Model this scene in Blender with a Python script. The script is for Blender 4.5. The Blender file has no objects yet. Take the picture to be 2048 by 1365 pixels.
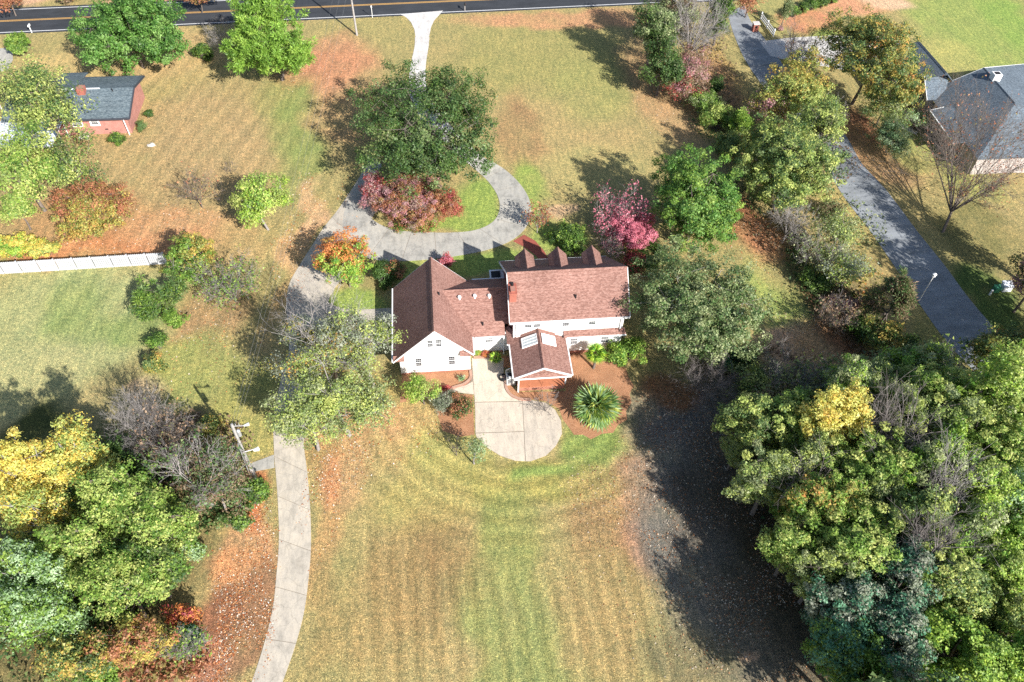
import bpy, bmesh, math, random
import numpy as np
from mathutils import Matrix, Vector

SC = bpy.context.scene
COL = SC.collection
# ------------------------------------------------------------------ camera
PITCH, ROLL, YAW = math.radians(49.69), math.radians(2.09), math.radians(6.98)
FPX, CX, CY, CAMH = 1600.0, 1024.0, 682.5, 66.0
_f = np.array([math.sin(YAW)*math.cos(PITCH), math.cos(YAW)*math.cos(PITCH), -math.sin(PITCH)])
_r = np.array([math.cos(YAW), -math.sin(YAW), 0.0])
_u = np.cross(_r, _f)
RT = math.cos(ROLL)*_r + math.sin(ROLL)*_u
UP = -math.sin(ROLL)*_r + math.cos(ROLL)*_u
CAM = np.array([0, 0, CAMH])
cam = bpy.data.objects.new('camera', bpy.data.cameras.new('camera'))
COL.objects.link(cam)
m = Matrix.Identity(4)
for i in range(3):
    m[i][0], m[i][1], m[i][2], m[i][3] = RT[i], UP[i], -_f[i], CAM[i]
cam.matrix_world = m
cam.data.sensor_width = 36; cam.data.lens = 36*FPX/2048
cam.data.clip_start = 0.5; cam.data.clip_end = 3000
SC.camera = cam
# ------------------------------------------------------------------ light
SUN_AZ, SUN_EL = math.radians(122.5-180), math.radians(33.5)     # direction towards the sun, counted from +x
sv = Vector((math.cos(SUN_EL)*math.cos(SUN_AZ), math.cos(SUN_EL)*math.sin(SUN_AZ), math.sin(SUN_EL)))
sun = bpy.data.objects.new('sun', bpy.data.lights.new('sun', 'SUN'))
sun.data.energy = 5.0; sun.data.angle = math.radians(0.5); sun.data.color = (1.0, 0.965, 0.91)
sun.rotation_euler = sv.to_track_quat('Z', 'Y').to_euler(); sun.location = (40, -40, 60)
COL.objects.link(sun)
W = bpy.data.worlds.new('World'); SC.world = W; W.use_nodes = True
nt = W.node_tree; bg = nt.nodes['Background']
sky = nt.nodes.new('ShaderNodeTexSky'); sky.sky_type = 'NISHITA'; sky.sun_disc = False
sky.sun_elevation = SUN_EL; sky.sun_rotation = math.pi/2-SUN_AZ
nt.links.new(sky.outputs[0], bg.inputs[0]); bg.inputs[1].default_value = 0.09
vs = SC.view_settings; vs.view_transform = 'Standard'; vs.look = 'None'
vs.exposure = 0.98; vs.gamma = 1.0; vs.use_curve_mapping = False
SC.cycles.max_bounces = 5; SC.cycles.diffuse_bounces = 3; SC.cycles.transparent_max_bounces = 6
SC.cycles.use_denoising = False

# ------------------------------------------------------------------ helpers
def G(px, py, z=0.0):
    d = _f + RT*(px-CX)/FPX - UP*(py-CY)/FPX
    return CAM + d*((z-CAMH)/d[2])
def mpp(px, py, z=0.0):                                       # metres per photo pixel at that place
    p = G(px, py, z)
    return float((p-CAM)@_f)/FPX
def lin(c):
    c = np.asarray(c, float)/255
    return np.where(c <= .04045, c/12.92, ((c+.055)/1.055)**2.4)
KH = 1.5
def desat(v, k): return v.mean()+(v-v.mean())*k
def alb(*c):
    v = lin(c); g_ = v.mean(); return np.clip((g_+(v-g_)*.9)/KH, 0, .85)
def tag(o, label=None, cat=None, group=None, kind=None):
    if label: o['label'] = label
    if cat: o['category'] = cat
    if group: o['group'] = group
    if kind: o['kind'] = kind
    return o
def empty(name, loc=(0, 0, 0), parent=None):
    o = bpy.data.objects.new(name, None); COL.objects.link(o)
    o.location = loc; o.empty_display_size = .3
    if parent: o.parent = parent
    return o
def thing(name, label, cat, loc=(0, 0, 0), group=None):
    return tag(empty(name, loc), label, cat, group)
def link(name, me, mat, parent=None):
    o = bpy.data.objects.new(name, me); COL.objects.link(o)
    if mat is not None and not me.materials: me.materials.append(mat)
    if parent is not None:
        o.parent = parent
        o.matrix_parent_inverse = Matrix.Translation(-world_loc(parent))
    return o
def world_loc(o):
    v = Vector(o.location)
    if o.parent is not None and o.parent_type == 'OBJECT':
        if o.matrix_parent_inverse == Matrix.Identity(4): v = v + world_loc(o.parent)
    return v
class MB:
    """collects boxes, slabs, tubes and builds ONE mesh, in world coordinates"""
    def __init__(s): s.v = []; s.f = []
    def add(s, vs_, fs_):
        n = len(s.v); s.v += [tuple(float(t) for t in p) for p in vs_]; s.f += [tuple(i+n for i in f) for f in fs_]; return s
    def box(s, x0, x1, y0, y1, z0, z1):
        return s.add([(x0,y0,z0),(x1,y0,z0),(x1,y1,z0),(x0,y1,z0),(x0,y0,z1),(x1,y0,z1),(x1,y1,z1),(x0,y1,z1)],
                     [(0,3,2,1),(4,5,6,7),(0,1,5,4),(1,2,6,5),(2,3,7,6),(3,0,4,7)])
    def slab(s, pts, t, d=(0, 0, -1)):                          # polygon (counter-clockwise seen against d) thickened along d
        n = len(pts); d = np.array(d, float)*t
        a = [np.array(p, float) for p in pts]; b = [p+d for p in a]
        return s.add(a+b, [tuple(range(n)), tuple(range(2*n-1, n-1, -1))]+[(i, i+n, (i+1) % n+n, (i+1) % n) for i in range(n)])
    def tube(s, p0, p1, r0, r1=None, k=8, cap=True):
        r1 = r0 if r1 is None else r1
        p0 = np.array(p0, float); p1 = np.array(p1, float); d = p1-p0; d /= np.linalg.norm(d)+1e-9
        a = np.cross(d, (0, 0, 1)) if abs(d[2]) < .9 else np.cross(d, (1, 0, 0)); a /= np.linalg.norm(a); b = np.cross(d, a)
        ring = [(math.cos(t)*a+math.sin(t)*b) for t in [2*math.pi*i/k for i in range(k)]]
        fs_ = [(i, (i+1) % k, (i+1) % k+k, i+k) for i in range(k)]
        if cap: fs_ += [tuple(range(k-1, -1, -1)), tuple(range(k, 2*k))]
        return s.add([p0+q*r0 for q in ring]+[p1+q*r1 for q in ring], fs_)
    def build(s, name, mat, parent=None, bevel=0, smooth=False):
        me = bpy.data.meshes.new(name); me.from_pydata(s.v, [], s.f)
        bm = bmesh.new(); bm.from_mesh(me); bmesh.ops.recalc_face_normals(bm, faces=bm.faces)
        if bevel:
            bmesh.ops.bevel(bm, geom=[e for e in bm.edges if e.is_manifold and e.calc_face_angle(0) > .6], offset=bevel, segments=1, affect='EDGES')
        bm.to_mesh(me); bm.free()
        if smooth: me.polygons.foreach_set('use_smooth', [True]*len(me.polygons))
        return link(name, me, mat, parent)

# ------------------------------------------------------------------ materials
def new_mat(name):
    mt = bpy.data.materials.new(name); mt.use_nodes = True
    return mt, mt.node_tree, mt.node_tree.nodes['Principled BSDF']
def N(t, kind, **kw):
    n = t.nodes.new('ShaderNode'+kind)
    for k, v in kw.items(): setattr(n, k, v)
    return n
def coords(t, scale=(1, 1, 1)):
    g = N(t, 'NewGeometry'); mp = N(t, 'Mapping'); mp.inputs['Scale'].default_value = scale
    t.links.new(g.outputs['Position'], mp.inputs[0]); return mp.outputs[0]
def noise(t, vec, scale, detail=4, rough=.6):
    n = N(t, 'TexNoise'); n.inputs['Scale'].default_value = scale; n.inputs['Detail'].default_value = detail
    n.inputs['Roughness'].default_value = rough
    t.links.new(vec, n.inputs['Vector']); return n.outputs['Fac']
def ramp(t, fac, stops):
    r = N(t, 'ValToRGB'); t.links.new(fac, r.inputs[0]); e = r.color_ramp.elements
    while len(e) < len(stops): e.new(.5)
    for el, (p, c) in zip(e, stops): el.position = p; el.color = (*c, 1) if len(c) == 3 else c
    return r.outputs[0]
def mul(t, a, b, fac=1.0, mode='MULTIPLY'):
    mx = N(t, 'Mix', data_type='RGBA', blend_type=mode); mx.inputs[0].default_value = fac
    t.links.new(a, mx.inputs[6]); t.links.new(b, mx.inputs[7]); return mx.outputs[2]
def gray(lo, hi): return [(.3, (lo,)*3), (.7, (hi,)*3)]
def bump(t, b, h, strength=.4, dist=.05):
    n = N(t, 'Bump'); n.inputs['Strength'].default_value = strength; n.inputs['Distance'].default_value = dist
    t.links.new(h, n.inputs['Height']); t.links.new(n.outputs[0], b.inputs['Normal'])
def plain(name, c, rough=.7, var=.12, scale=3.0, metal=0, spec=.3):
    mt, t, b = new_mat(name); v = coords(t)
    c = np.array(c, float)
    f1 = noise(t, v, scale, 5); col = ramp(t, f1, [(.3, tuple(c*(1-var))), (.7, tuple(np.clip(c*(1+var), 0, 1)))])
    f2 = noise(t, v, scale*14, 3); col = mul(t, col, ramp(t, f2, gray(1-var*.7, 1)))
    t.links.new(col, b.inputs['Base Color']); b.inputs['Roughness'].default_value = rough; b.inputs['Metallic'].default_value = metal
    b.inputs['Specular IOR Level'].default_value = spec
    return mt
def shingle(name, c1, c2, c3, rough=.9):
    mt, t, b = new_mat(name)
    v = coords(t, (1, 1, 1.0))
    vo = N(t, 'TexVoronoi'); vo.inputs['Scale'].default_value = 1.0
    mp = N(t, 'Mapping'); mp.inputs['Scale'].default_value = (5.5, 11, 11); t.links.new(v, mp.inputs[0]); t.links.new(mp.outputs[0], vo.inputs['Vector'])
    sp = N(t, 'SeparateColor'); t.links.new(vo.outputs['Color'], sp.inputs[0])
    col = ramp(t, sp.outputs[0], [(0, tuple(c1)), (.5, tuple(c2)), (1, tuple(c3))])
    n1 = noise(t, v, .35, 5, .65); col = mul(t, col, ramp(t, n1, gray(.84, 1.1)))
    n2 = noise(t, v, 16, 3, .8); col = mul(t, col, ramp(t, n2, gray(.78, 1.15)))
    wv = N(t, 'TexWave', wave_type='BANDS', bands_direction='Z', wave_profile='SAW'); wv.inputs['Scale'].default_value = 1.35
    wv.inputs['Distortion'].default_value = .6; wv.inputs['Detail'].default_value = 2; t.links.new(v, wv.inputs['Vector'])
    col = mul(t, col, ramp(t, wv.outputs['Fac'], [(0, (.86,)*3), (.2, (1,)*3)]))
    t.links.new(col, b.inputs['Base Color']); b.inputs['Roughness'].default_value = rough; b.inputs['Specular IOR Level'].default_value = .15
    ad = N(t, 'Math', operation='ADD'); t.links.new(n2, ad.inputs[0]); t.links.new(wv.outputs['Fac'], ad.inputs[1])
    bump(t, b, ad.outputs[0], .6, .04)
    return mt
def siding(name, c):
    mt, t, b = new_mat(name); v = coords(t)
    wv = N(t, 'TexWave', wave_type='BANDS', bands_direction='Z', wave_profile='SAW'); wv.inputs['Scale'].default_value = 1.7
    t.links.new(v, wv.inputs['Vector'])
    col = ramp(t, wv.outputs['Fac'], [(0, tuple(np.array(c)*.72)), (.13, tuple(c))])
    n1 = noise(t, coords(t, (1, 1, .3)), 2.0, 5); col = mul(t, col, ramp(t, n1, gray(.9, 1)))
    t.links.new(col, b.inputs['Base Color']); b.inputs['Roughness'].default_value = .55
    bump(t, b, wv.outputs['Fac'], .5, .03); return mt
def brickmat(name, c1, c2, mortar, scale=4.0, flat=False):
    mt, t, b = new_mat(name); g = N(t, 'NewGeometry'); sp = N(t, 'SeparateXYZ'); t.links.new(g.outputs['Position'], sp.inputs[0])
    cb = N(t, 'CombineXYZ')
    if flat:
        t.links.new(sp.outputs[0], cb.inputs[0]); t.links.new(sp.outputs[1], cb.inputs[1])
    else:
        ad = N(t, 'Math', operation='ADD'); t.links.new(sp.outputs[0], ad.inputs[0]); t.links.new(sp.outputs[1], ad.inputs[1])
        t.links.new(ad.outputs[0], cb.inputs[0]); t.links.new(sp.outputs[2], cb.inputs[1])
    br = N(t, 'TexBrick'); br.inputs['Scale'].default_value = scale; br.inputs['Color1'].default_value = (*c1, 1); br.inputs['Color2'].default_value = (*c2, 1)
    br.inputs['Mortar'].default_value = (*mortar, 1); br.inputs['Mortar Size'].default_value = .03
    t.links.new(cb.outputs[0], br.inputs['Vector'])
    n1 = noise(t, g.outputs['Position'], 1.3, 5); col = mul(t, br.outputs['Color'], ramp(t, n1, gray(.78, 1.08)))
    t.links.new(col, b.inputs['Base Color']); b.inputs['Roughness'].default_value = .85
    bump(t, b, br.outputs['Fac'], -.4, .02); return mt
def concrete(name, c, stain=.75, warm=(1, .97, .92), streak=False):
    mt, t, b = new_mat(name); v = coords(t); c = np.array(c, float)
    oi = N(t, 'ObjectInfo')
    n1 = noise(t, v, .55, 7, .72); col = ramp(t, n1, [(.3, tuple(c*stain)), (.5, tuple(c)), (.75, tuple(np.clip(c*1.12*np.array(warm), 0, .8)))])
    n2 = noise(t, v, 5.0, 6, .75); col = mul(t, col, ramp(t, n2, [(.3, (.82,)*3), (.48, (1,)*3)]))
    n5 = noise(t, coords(t, (1, .25, 1)), 1.7, 6, .8); col = mul(t, col, ramp(t, n5, [(.34, (.78, .79, .8)), (.5, (1, 1, 1)), (.68, (1.16, 1.15, 1.13))]))
    n3 = noise(t, v, 22, 2, .8); col = mul(t, col, ramp(t, n3, gray(.85, 1.05)))
    col = mul(t, col, ramp(t, oi.outputs['Random'], [(0, (.88, .88, .88)), (1, (1.05, 1.04, 1.02))]))
    vo = N(t, 'TexVoronoi', feature='DISTANCE_TO_EDGE'); vo.inputs['Scale'].default_value = .35
    wp = N(t, 'VectorMath', operation='ADD'); nn = N(t, 'TexNoise'); nn.inputs['Scale'].default_value = .8; nn.inputs['Detail'].default_value = 4
    t.links.new(v, nn.inputs['Vector']); t.links.new(v, wp.inputs[0]); t.links.new(nn.outputs['Color'], wp.inputs[1]); t.links.new(wp.outputs[0], vo.inputs['Vector'])
    col = mul(t, col, ramp(t, vo.outputs['Distance'], [(.0, (.7,)*3), (.012, (1,)*3)]), .8)
    t.links.new(col, b.inputs['Base Color']); b.inputs['Roughness'].default_value = .88; b.inputs['Specular IOR Level'].default_value = .2
    bump(t, b, n3, .25, .02); return mt
def asphalt(name, c):
    mt, t, b = new_mat(name); v = coords(t, (.25, 1, 1)); c = np.array(c, float)
    n1 = noise(t, v, .8, 7, .75); col = ramp(t, n1, [(.3, tuple(c*.7)), (.7, tuple(c*1.25))])
    n6 = noise(t, coords(t), .35, 6, .7); col = mul(t, col, ramp(t, n6, gray(.82, 1.1)))
    n2 = noise(t, coords(t), 14, 4, .8); col = mul(t, col, ramp(t, n2, gray(.75, 1.15)))
    t.links.new(col, b.inputs['Base Color']); b.inputs['Roughness'].default_value = .85; b.inputs['Specular IOR Level'].default_value = .25
    bump(t, b, n2, .3, .02); return mt
def mulchmat(name, c1, c2, c3):
    mt, t, b = new_mat(name); v = coords(t)
    n1 = noise(t, v, 9, 6, .85); col = ramp(t, n1, [(.3, tuple(c1)), (.5, tuple(c2)), (.68, tuple(c3))])
    n2 = noise(t, v, .7, 4, .6); col = mul(t, col, ramp(t, n2, gray(.75, 1.1)))
    t.links.new(col, b.inputs['Base Color']); b.inputs['Roughness'].default_value = .95; b.inputs['Specular IOR Level'].default_value = .1
    bump(t, b, n1, .8, .08); return mt
def attrmat(name, trans=.0, rough=.6, ground=False, spec=.3):
    mt, t, b = new_mat(name); a = N(t, 'Attribute', attribute_name='Col'); col = a.outputs['Color']
    b.inputs['Roughness'].default_value = rough; b.inputs['Specular IOR Level'].default_value = spec
    if ground:
        v = coords(t)
        n0 = noise(t, v, .3, 8, .78); col = mul(t, col, ramp(t, n0, [(.32, (.80, .86, .84)), (.68, (1.14, 1.08, 1.02))]))
        n4 = noise(t, coords(t, (1.3, .22, 1)), 1.5, 7, .8); col = mul(t, col, ramp(t, n4, [(.35, (.74, .78, .8)), (.64, (1.24, 1.19, 1.12))]))
        n1 = noise(t, v, 4.2, 8, .9); col = mul(t, col, ramp(t, n1, [(.36, (.52, .54, .54)), (.62, (1.46, 1.42, 1.34))]))
        n2 = noise(t, v, 11, 2, .9); col = mul(t, col, ramp(t, n2, [(.36, (.4,)*3), (.64, (1.6,)*3)]))
        n7 = noise(t, v, 2.2, 3, .6); col = mul(t, col, ramp(t, n7, [(.36, (.78, .84, .84)), (.62, (1.18, 1.14, 1.1))]))
        n8 = noise(t, v, 5.5, 1, .5); col = mul(t, col, ramp(t, n8, [(.58, (1, 1, 1)), (.72, (1.5, 1.42, 1.3))]))
        bump(t, b, n1, .7, .12)
    t.links.new(col, b.inputs['Base Color'])
    if trans:
        tr = N(t, 'BsdfTranslucent'); t.links.new(col, tr.inputs[0]); mx = N(t, 'MixShader'); mx.inputs[0].default_value = trans
        t.links.new(b.outputs[0], mx.inputs[1]); t.links.new(tr.outputs[0], mx.inputs[2])
        t.links.new(mx.outputs[0], t.nodes['Material Output'].inputs[0])
    return mt
def glassy(name, c, rough=.08):
    mt, t, b = new_mat(name); n1 = noise(t, coords(t), 1.5, 3)
    t.links.new(ramp(t, n1, [(.3, tuple(np.array(c)*.7)), (.7, tuple(c))]), b.inputs['Base Color'])
    b.inputs['Roughness'].default_value = rough; b.inputs['Specular IOR Level'].default_value = .8; return mt

M = {}
M['ground'] = attrmat('lawn', ground=True, rough=.95, spec=.05)
M['leaf'] = attrmat('foliage', trans=.36, rough=.5, spec=.35)
M['litter'] = attrmat('dry_leaves', rough=.9, spec=.1)
M['roof'] = shingle('brown_shingles', alb(146, 104, 92), alb(172, 126, 112), alb(190, 146, 132))
M['roof_gray'] = shingle('gray_shingles', alb(88, 104, 114), alb(112, 128, 136), alb(138, 152, 158))
M['roof_slate'] = shingle('slate_shingles', alb(94, 106, 118), alb(114, 128, 140), alb(138, 152, 164))
M['siding'] = siding('white_siding', (.78, .78, .76))
M['beige'] = siding('beige_siding', (.50, .44, .42))
M['trim'] = plain('white_trim', (.78, .78, .77), .5, .05)
M['fascia_dark'] = plain('dark_fascia', (.05, .055, .07), .6)
M['brick'] = brickmat('house_brick', tuple(alb(205, 120, 90)), tuple(alb(180, 95, 72)), tuple(alb(210, 165, 140)))
M['brick_pink'] = brickmat('pink_brick', tuple(alb(214, 140, 124)), tuple(alb(196, 116, 104)), tuple(alb(222, 170, 155)))
M['brick_walk'] = brickmat('brick_paving', tuple(alb(205, 98, 70)), tuple(alb(180, 80, 60)), tuple(alb(150, 90, 75)), 4.5, True)
M['chimney'] = brickmat('chimney_brick', tuple(alb(205, 112, 88)), tuple(alb(185, 92, 72)), tuple(alb(190, 130, 110)))
M['pinkwall'] = shingle('pink_shingle_wall', alb(170, 110, 108), alb(200, 140, 136), alb(214, 158, 150))  # pink shingle cladding of the left gable
M['conc'] = concrete('driveway_concrete', alb(218, 207, 190), .74)
M['conc_gray'] = concrete('weathered_concrete', alb(204, 200, 190), .62)
M['conc_patio'] = concrete('patio_concrete', alb(236, 220, 198), .94)
M['conc_white'] = concrete('bright_concrete', alb(238, 232, 226), .85)
M['joint'] = plain('joint_sand', tuple(alb(160, 146, 128)), .95)
M['asph'] = asphalt('road_asphalt', (.043, .046, .052))
M['asph2'] = asphalt('drive_asphalt', tuple(alb(162, 167, 172)))
M['yellow'] = plain('yellow_paint', tuple(alb(235, 180, 90)), .6)
M['whitep'] = plain('white_paint', (.6, .6, .6), .6)
M['mulch'] = mulchmat('pine_straw', alb(160, 104, 72), alb(208, 146, 102), alb(226, 184, 144))
M['bark'] = plain('bark', (.17, .14, .12), .95, .3, 4)
M['barkg'] = plain('pale_bark', (.29, .265, .25), .95, .25, 4)
M['twig'] = plain('gray_twigs', (.2, .175, .165), .95, .3, 2)
M['wood'] = plain('weathered_wood', (.33, .31, .295), .9, .2, 3)
M['metal'] = plain('galvanised_metal', (.5, .52, .54), .4, .1, 3, .6)
M['wire'] = plain('cable', (.2, .2, .2), .6)
M['black'] = plain('black_rubber', (.02, .02, .022), .6)
M['green'] = plain('green_paint', (.05, .2, .11), .5)
M['glass'] = glassy('window_glass', (.03, .035, .045))
M['skylight'] = plain('skylight_panel', (.52, .56, .55), .25, .1, 2)
M['white_metal'] = plain('white_roof_metal', (.66, .69, .74), .45, .08)
M['vinyl'] = plain('white_vinyl', (.46, .47, .49), .5, .08)
M['deck'] = plain('orange_deck', tuple(alb(222, 136, 92)), .8, .12, 5)
M['stone'] = plain('pale_stone', (.45, .42, .38), .9, .2, 3)
M['terracotta'] = plain('dry_straw', tuple(alb(214, 176, 130)), .95, .2, 4)

# ------------------------------------------------------------------ ground sheet
def vnoise(x, y, s, seed=0):
    rs = np.random.RandomState(seed); g = rs.rand(64, 64)
    X = x/s+seed*3.1; Y = y/s+seed*1.7
    xi = np.floor(X).astype(int); yi = np.floor(Y).astype(int); fx = X-xi; fy = Y-yi
    fx = fx*fx*(3-2*fx); fy = fy*fy*(3-2*fy)
    a = g[xi % 64, yi % 64]; b = g[(xi+1) % 64, yi % 64]; c = g[xi % 64, (yi+1) % 64]; d = g[(xi+1) % 64, (yi+1) % 64]
    return (a*(1-fx)+b*fx)*(1-fy)+(c*(1-fx)+d*fx)*fy
def fbm(x, y, s, seed=0): return sum(vnoise(x, y, s/2**k, seed+k)*.5**k for k in range(4))/1.875
TAN = (178, 152, 104); GRN = (142, 154, 84); BGRN = (146, 170, 76); BRN = (158, 118, 84); ORG = (192, 128, 82); RBR = (150, 104, 76)
PALE = (200, 184, 136); DRK = (92, 84, 70); LGT = (168, 172, 116); DIRT = (206, 166, 136); LEAFY = (190, 144, 112)
BLOBS = [  # px, py, radius px x, y, colour, strength : patches of grass, straw and dry leaves, some with shade mixed into the colour
 (300,330,330,150,TAN,.8),(420,260,120,120,(178,150,106),.6),(610,260,60,130,GRN,.75),(560,190,60,60,GRN,.4),(700,190,80,120,(186,150,104),.8),
 (670,130,60,70,(196,138,104),.7),(640,130,120,35,(198,132,98),.6),(300,110,200,60,(196,164,112),.7),(110,140,120,40,(198,172,110),.6),
 (1100,120,200,80,(160,154,92),.8),(1120,280,180,110,(178,156,104),.8),(1180,180,90,70,(158,158,92),.6),(1050,270,50,100,(164,128,90),.6),
 (1180,340,120,60,(176,164,104),.7),(1120,38,230,18,(200,146,106),.8),(1060,360,40,50,BGRN,.8),(1070,420,40,30,BGRN,.7),(1125,412,28,14,DIRT,.8),
 (960,410,60,50,BGRN,.9),(900,450,120,20,BGRN,.9),(1300,160,60,100,(186,146,106),.7),(1370,250,60,60,(190,150,108),.6),
 (200,500,240,26,(204,132,84),1.),(330,460,140,40,(200,150,106),.7),(160,440,180,60,(190,140,96),.6),(470,490,80,60,(190,156,104),.6),
 (120,640,220,120,LGT,.9),(150,620,80,80,(140,158,92),.7),(260,650,70,40,(134,156,86),.7),(60,760,110,80,(176,174,120),.8),(250,790,120,50,(168,156,106),.7),
 (330,560,60,20,LGT,.6),(290,790,36,42,(214,178,140),.9),(300,770,22,30,(222,190,156),.7),(420,640,80,80,(170,138,98),.7),
 (400,740,110,90,(158,162,88),.8),(480,800,60,60,(160,160,84),.7),(500,880,60,60,(166,164,84),.7),(560,570,20,120,(204,168,112),.8),(620,440,24,90,(210,166,124),.8),(580,520,30,60,(200,156,112),.6),
 (700,590,60,30,BGRN,.9),(740,600,40,20,BGRN,.8),(950,520,120,26,BGRN,.95),(820,545,60,20,BGRN,.8),(1110,470,60,40,BGRN,.9),
 (780,870,140,70,(190,160,104),.8),(880,910,90,60,(172,166,92),.8),(1040,960,220,60,(164,158,82),.85),(1190,880,70,50,(134,156,76),.9),(1090,940,90,20,(134,156,76),.9),
 (840,1010,100,70,(176,162,94),.8),(1020,1060,90,90,(150,154,84),.8),(1020,1230,110,170,(150,156,90),.85),(1030,1350,120,60,(150,156,90),.7),
 (850,1150,120,130,(156,128,84),.6),(780,1260,120,120,(172,144,92),.6),(650,1080,40,170,(190,150,98),.8),(680,950,60,80,(192,154,108),.7),(650,1260,40,120,(168,146,92),.7),
 (1240,1060,110,110,(166,136,92),.8),(1290,970,70,70,(186,142,108),.8),(1230,1230,90,150,(172,148,96),.8),(1300,1080,50,60,(188,136,104),.7),(1200,960,70,30,(172,150,92),.6),
 (1450,1080,170,260,(124,120,118),.95),(1420,830,170,90,(116,112,114),.95),(1550,1250,150,140,(126,118,108),.9),(1400,1330,100,60,(130,122,92),.7),(1440,1000,90,90,(104,98,98),.7),  # grays hold the lower right wood's shade in the ground colour
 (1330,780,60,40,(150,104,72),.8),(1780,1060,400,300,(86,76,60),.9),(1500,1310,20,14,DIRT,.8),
 (1550,590,60,90,(160,176,88),.95),(1540,520,50,60,(172,168,98),.9),(1600,690,90,56,(214,172,140),.95),(1640,690,50,60,(196,156,112),.8),(1530,480,50,40,(206,140,98),.9),(1460,420,60,60,(176,110,76),.7),
 (1660,560,120,110,(150,134,92),.7),(1650,650,30,90,(160,112,84),.8),(1860,640,40,90,(164,156,86),.9),(1700,440,60,60,(176,158,96),.8),(1800,560,40,60,(184,156,98),.6),
 (1840,420,70,50,(178,160,104),.8),(1950,470,80,70,(136,130,80),.9),(1990,600,60,60,(96,120,60),.9),(1930,340,70,60,(166,168,90),.8),(1700,260,80,60,(170,116,86),.85),(1760,330,80,40,(196,154,108),.8),(1840,290,60,50,(160,166,90),.7),
 (1950,60,140,80,(150,166,86),.95),(1900,110,60,40,(176,174,96),.7),(2030,50,60,90,(138,168,76),.8),(1560,30,90,40,(162,158,96),.9),(1640,65,30,14,BGRN,.9),
 (1620,40,60,22,(206,138,102),.9),(1700,12,70,22,(212,148,112),.9),(1760,5,60,14,(218,178,148),.8),(1450,130,30,50,(182,150,92),.8),(1480,180,30,30,(186,160,96),.8),(1420,170,60,70,(176,126,96),.7),
 (480,1120,80,110,(190,144,104),.95),(500,1260,50,110,(160,118,88),.95),(430,1250,50,60,(154,104,78),.8),(420,1330,70,60,(176,120,96),.8),(520,1000,26,60,(206,120,70),1.),(460,1140,60,40,(210,146,96),.7),
 (640,960,26,70,(204,144,100),.8),(600,900,60,40,(170,140,90),.6),(700,790,150,60,(170,150,86),.7),(700,850,110,40,(196,150,106),.7),
 (180,1100,230,260,(104,92,60),.9),(60,870,60,60,(84,92,50),.8),(340,900,120,70,(120,96,78),.8),(40,0,80,14,(206,160,132),.9),(300,0,100,10,(196,150,120),.8),  # dark green blob by the golden trees: their cast shade as ground colour
]
def build_ground():
    def axis(lo, hi, far0, far1, st):
        a = list(np.arange(lo, hi+.01, st)); f0 = [far0, far0*.5+lo*.5, lo-20, lo-6]; f1 = [hi+6, hi+20, hi*.5+far1*.5, far1]
        return np.array(f0+a+f1)
    xs = axis(-84, 116, -900, 900, .5); ys = axis(12, 150, -500, 1500, .5)
    Xg, Yg = np.meshgrid(xs, ys); x = Xg.ravel(); y = Yg.ravel()
    wx = x+(fbm(x, y, 5, 5)-.5)*5; wy = y+(fbm(x, y, 5, 11)-.5)*5
    col = np.tile(np.array(lin((176, 154, 104)))[None], (len(x), 1))
    n = fbm(x, y, 9, 21)[:, None]; col = col*(1-.5*n)+lin(GRN)*.5*n
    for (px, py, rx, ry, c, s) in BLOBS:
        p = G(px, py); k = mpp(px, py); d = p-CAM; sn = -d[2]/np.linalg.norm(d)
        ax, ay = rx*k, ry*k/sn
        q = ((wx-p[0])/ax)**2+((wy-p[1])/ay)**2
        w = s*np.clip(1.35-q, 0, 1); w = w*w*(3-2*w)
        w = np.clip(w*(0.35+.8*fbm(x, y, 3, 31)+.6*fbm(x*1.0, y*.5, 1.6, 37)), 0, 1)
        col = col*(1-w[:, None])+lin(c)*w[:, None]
    # mower passes on the back lawn, arcs round the patio; and long passes down the lot
    c0 = G(1030, 760); r = np.hypot(x-c0[0], (y-c0[1]))
    lawn = (x > -9) & (x < 17) & (y < 47)
    arc = lawn & (r < 21) & (r > 8)
    st = np.sin(r*2*math.pi/1.9+fbm(x, y, 2.5, 41)*3)*.17*arc*np.clip((21-r)/4, 0, 1)
    st2 = np.sin((x+.06*y)*2*math.pi/1.7+fbm(x, y, 5, 43)*2)*.17*(lawn & ~arc)
    st3 = np.sin((x*.9-.3*y)*2*math.pi/2.2+fbm(x, y, 7, 47)*3)*.08*((x < -8) & (x > -45) & (y > 60) & (y < 120))
    col = col*(1+(st+st2+st3))[:, None]
    g_ = col.mean(1, keepdims=True); col = (g_+(col-g_)*.79)*np.array([1.02, 1.0, .97])/KH*1.14
    nx, ny = len(xs), len(ys)
    me = bpy.data.meshes.new('ground')
    z = (fbm(x, y, 8, 3)-.5)*.0
    me.vertices.add(len(x)); me.vertices.foreach_set('co', np.stack([x, y, z], 1).ravel())
    i = np.arange(nx*ny).reshape(ny, nx); q = np.stack([i[:-1, :-1], i[:-1, 1:], i[1:, 1:], i[1:, :-1]], -1).reshape(-1, 4)
    me.loops.add(q.size); me.loops.foreach_set('vertex_index', q.ravel())
    me.polygons.add(len(q)); me.polygons.foreach_set('loop_start', np.arange(len(q))*4); me.polygons.foreach_set('loop_total', np.full(len(q), 4))
    me.update(calc_edges=True)
    a = me.attributes.new('Col', 'FLOAT_COLOR', 'POINT'); a.data.foreach_set('color', np.hstack([col, np.ones((len(x), 1))]).ravel())
    o = link('ground', me, M['ground']); tag(o, kind='structure', label='lawn of mown tan and green grass with straw, leaf and shade-tinted patches')
build_ground()

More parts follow.
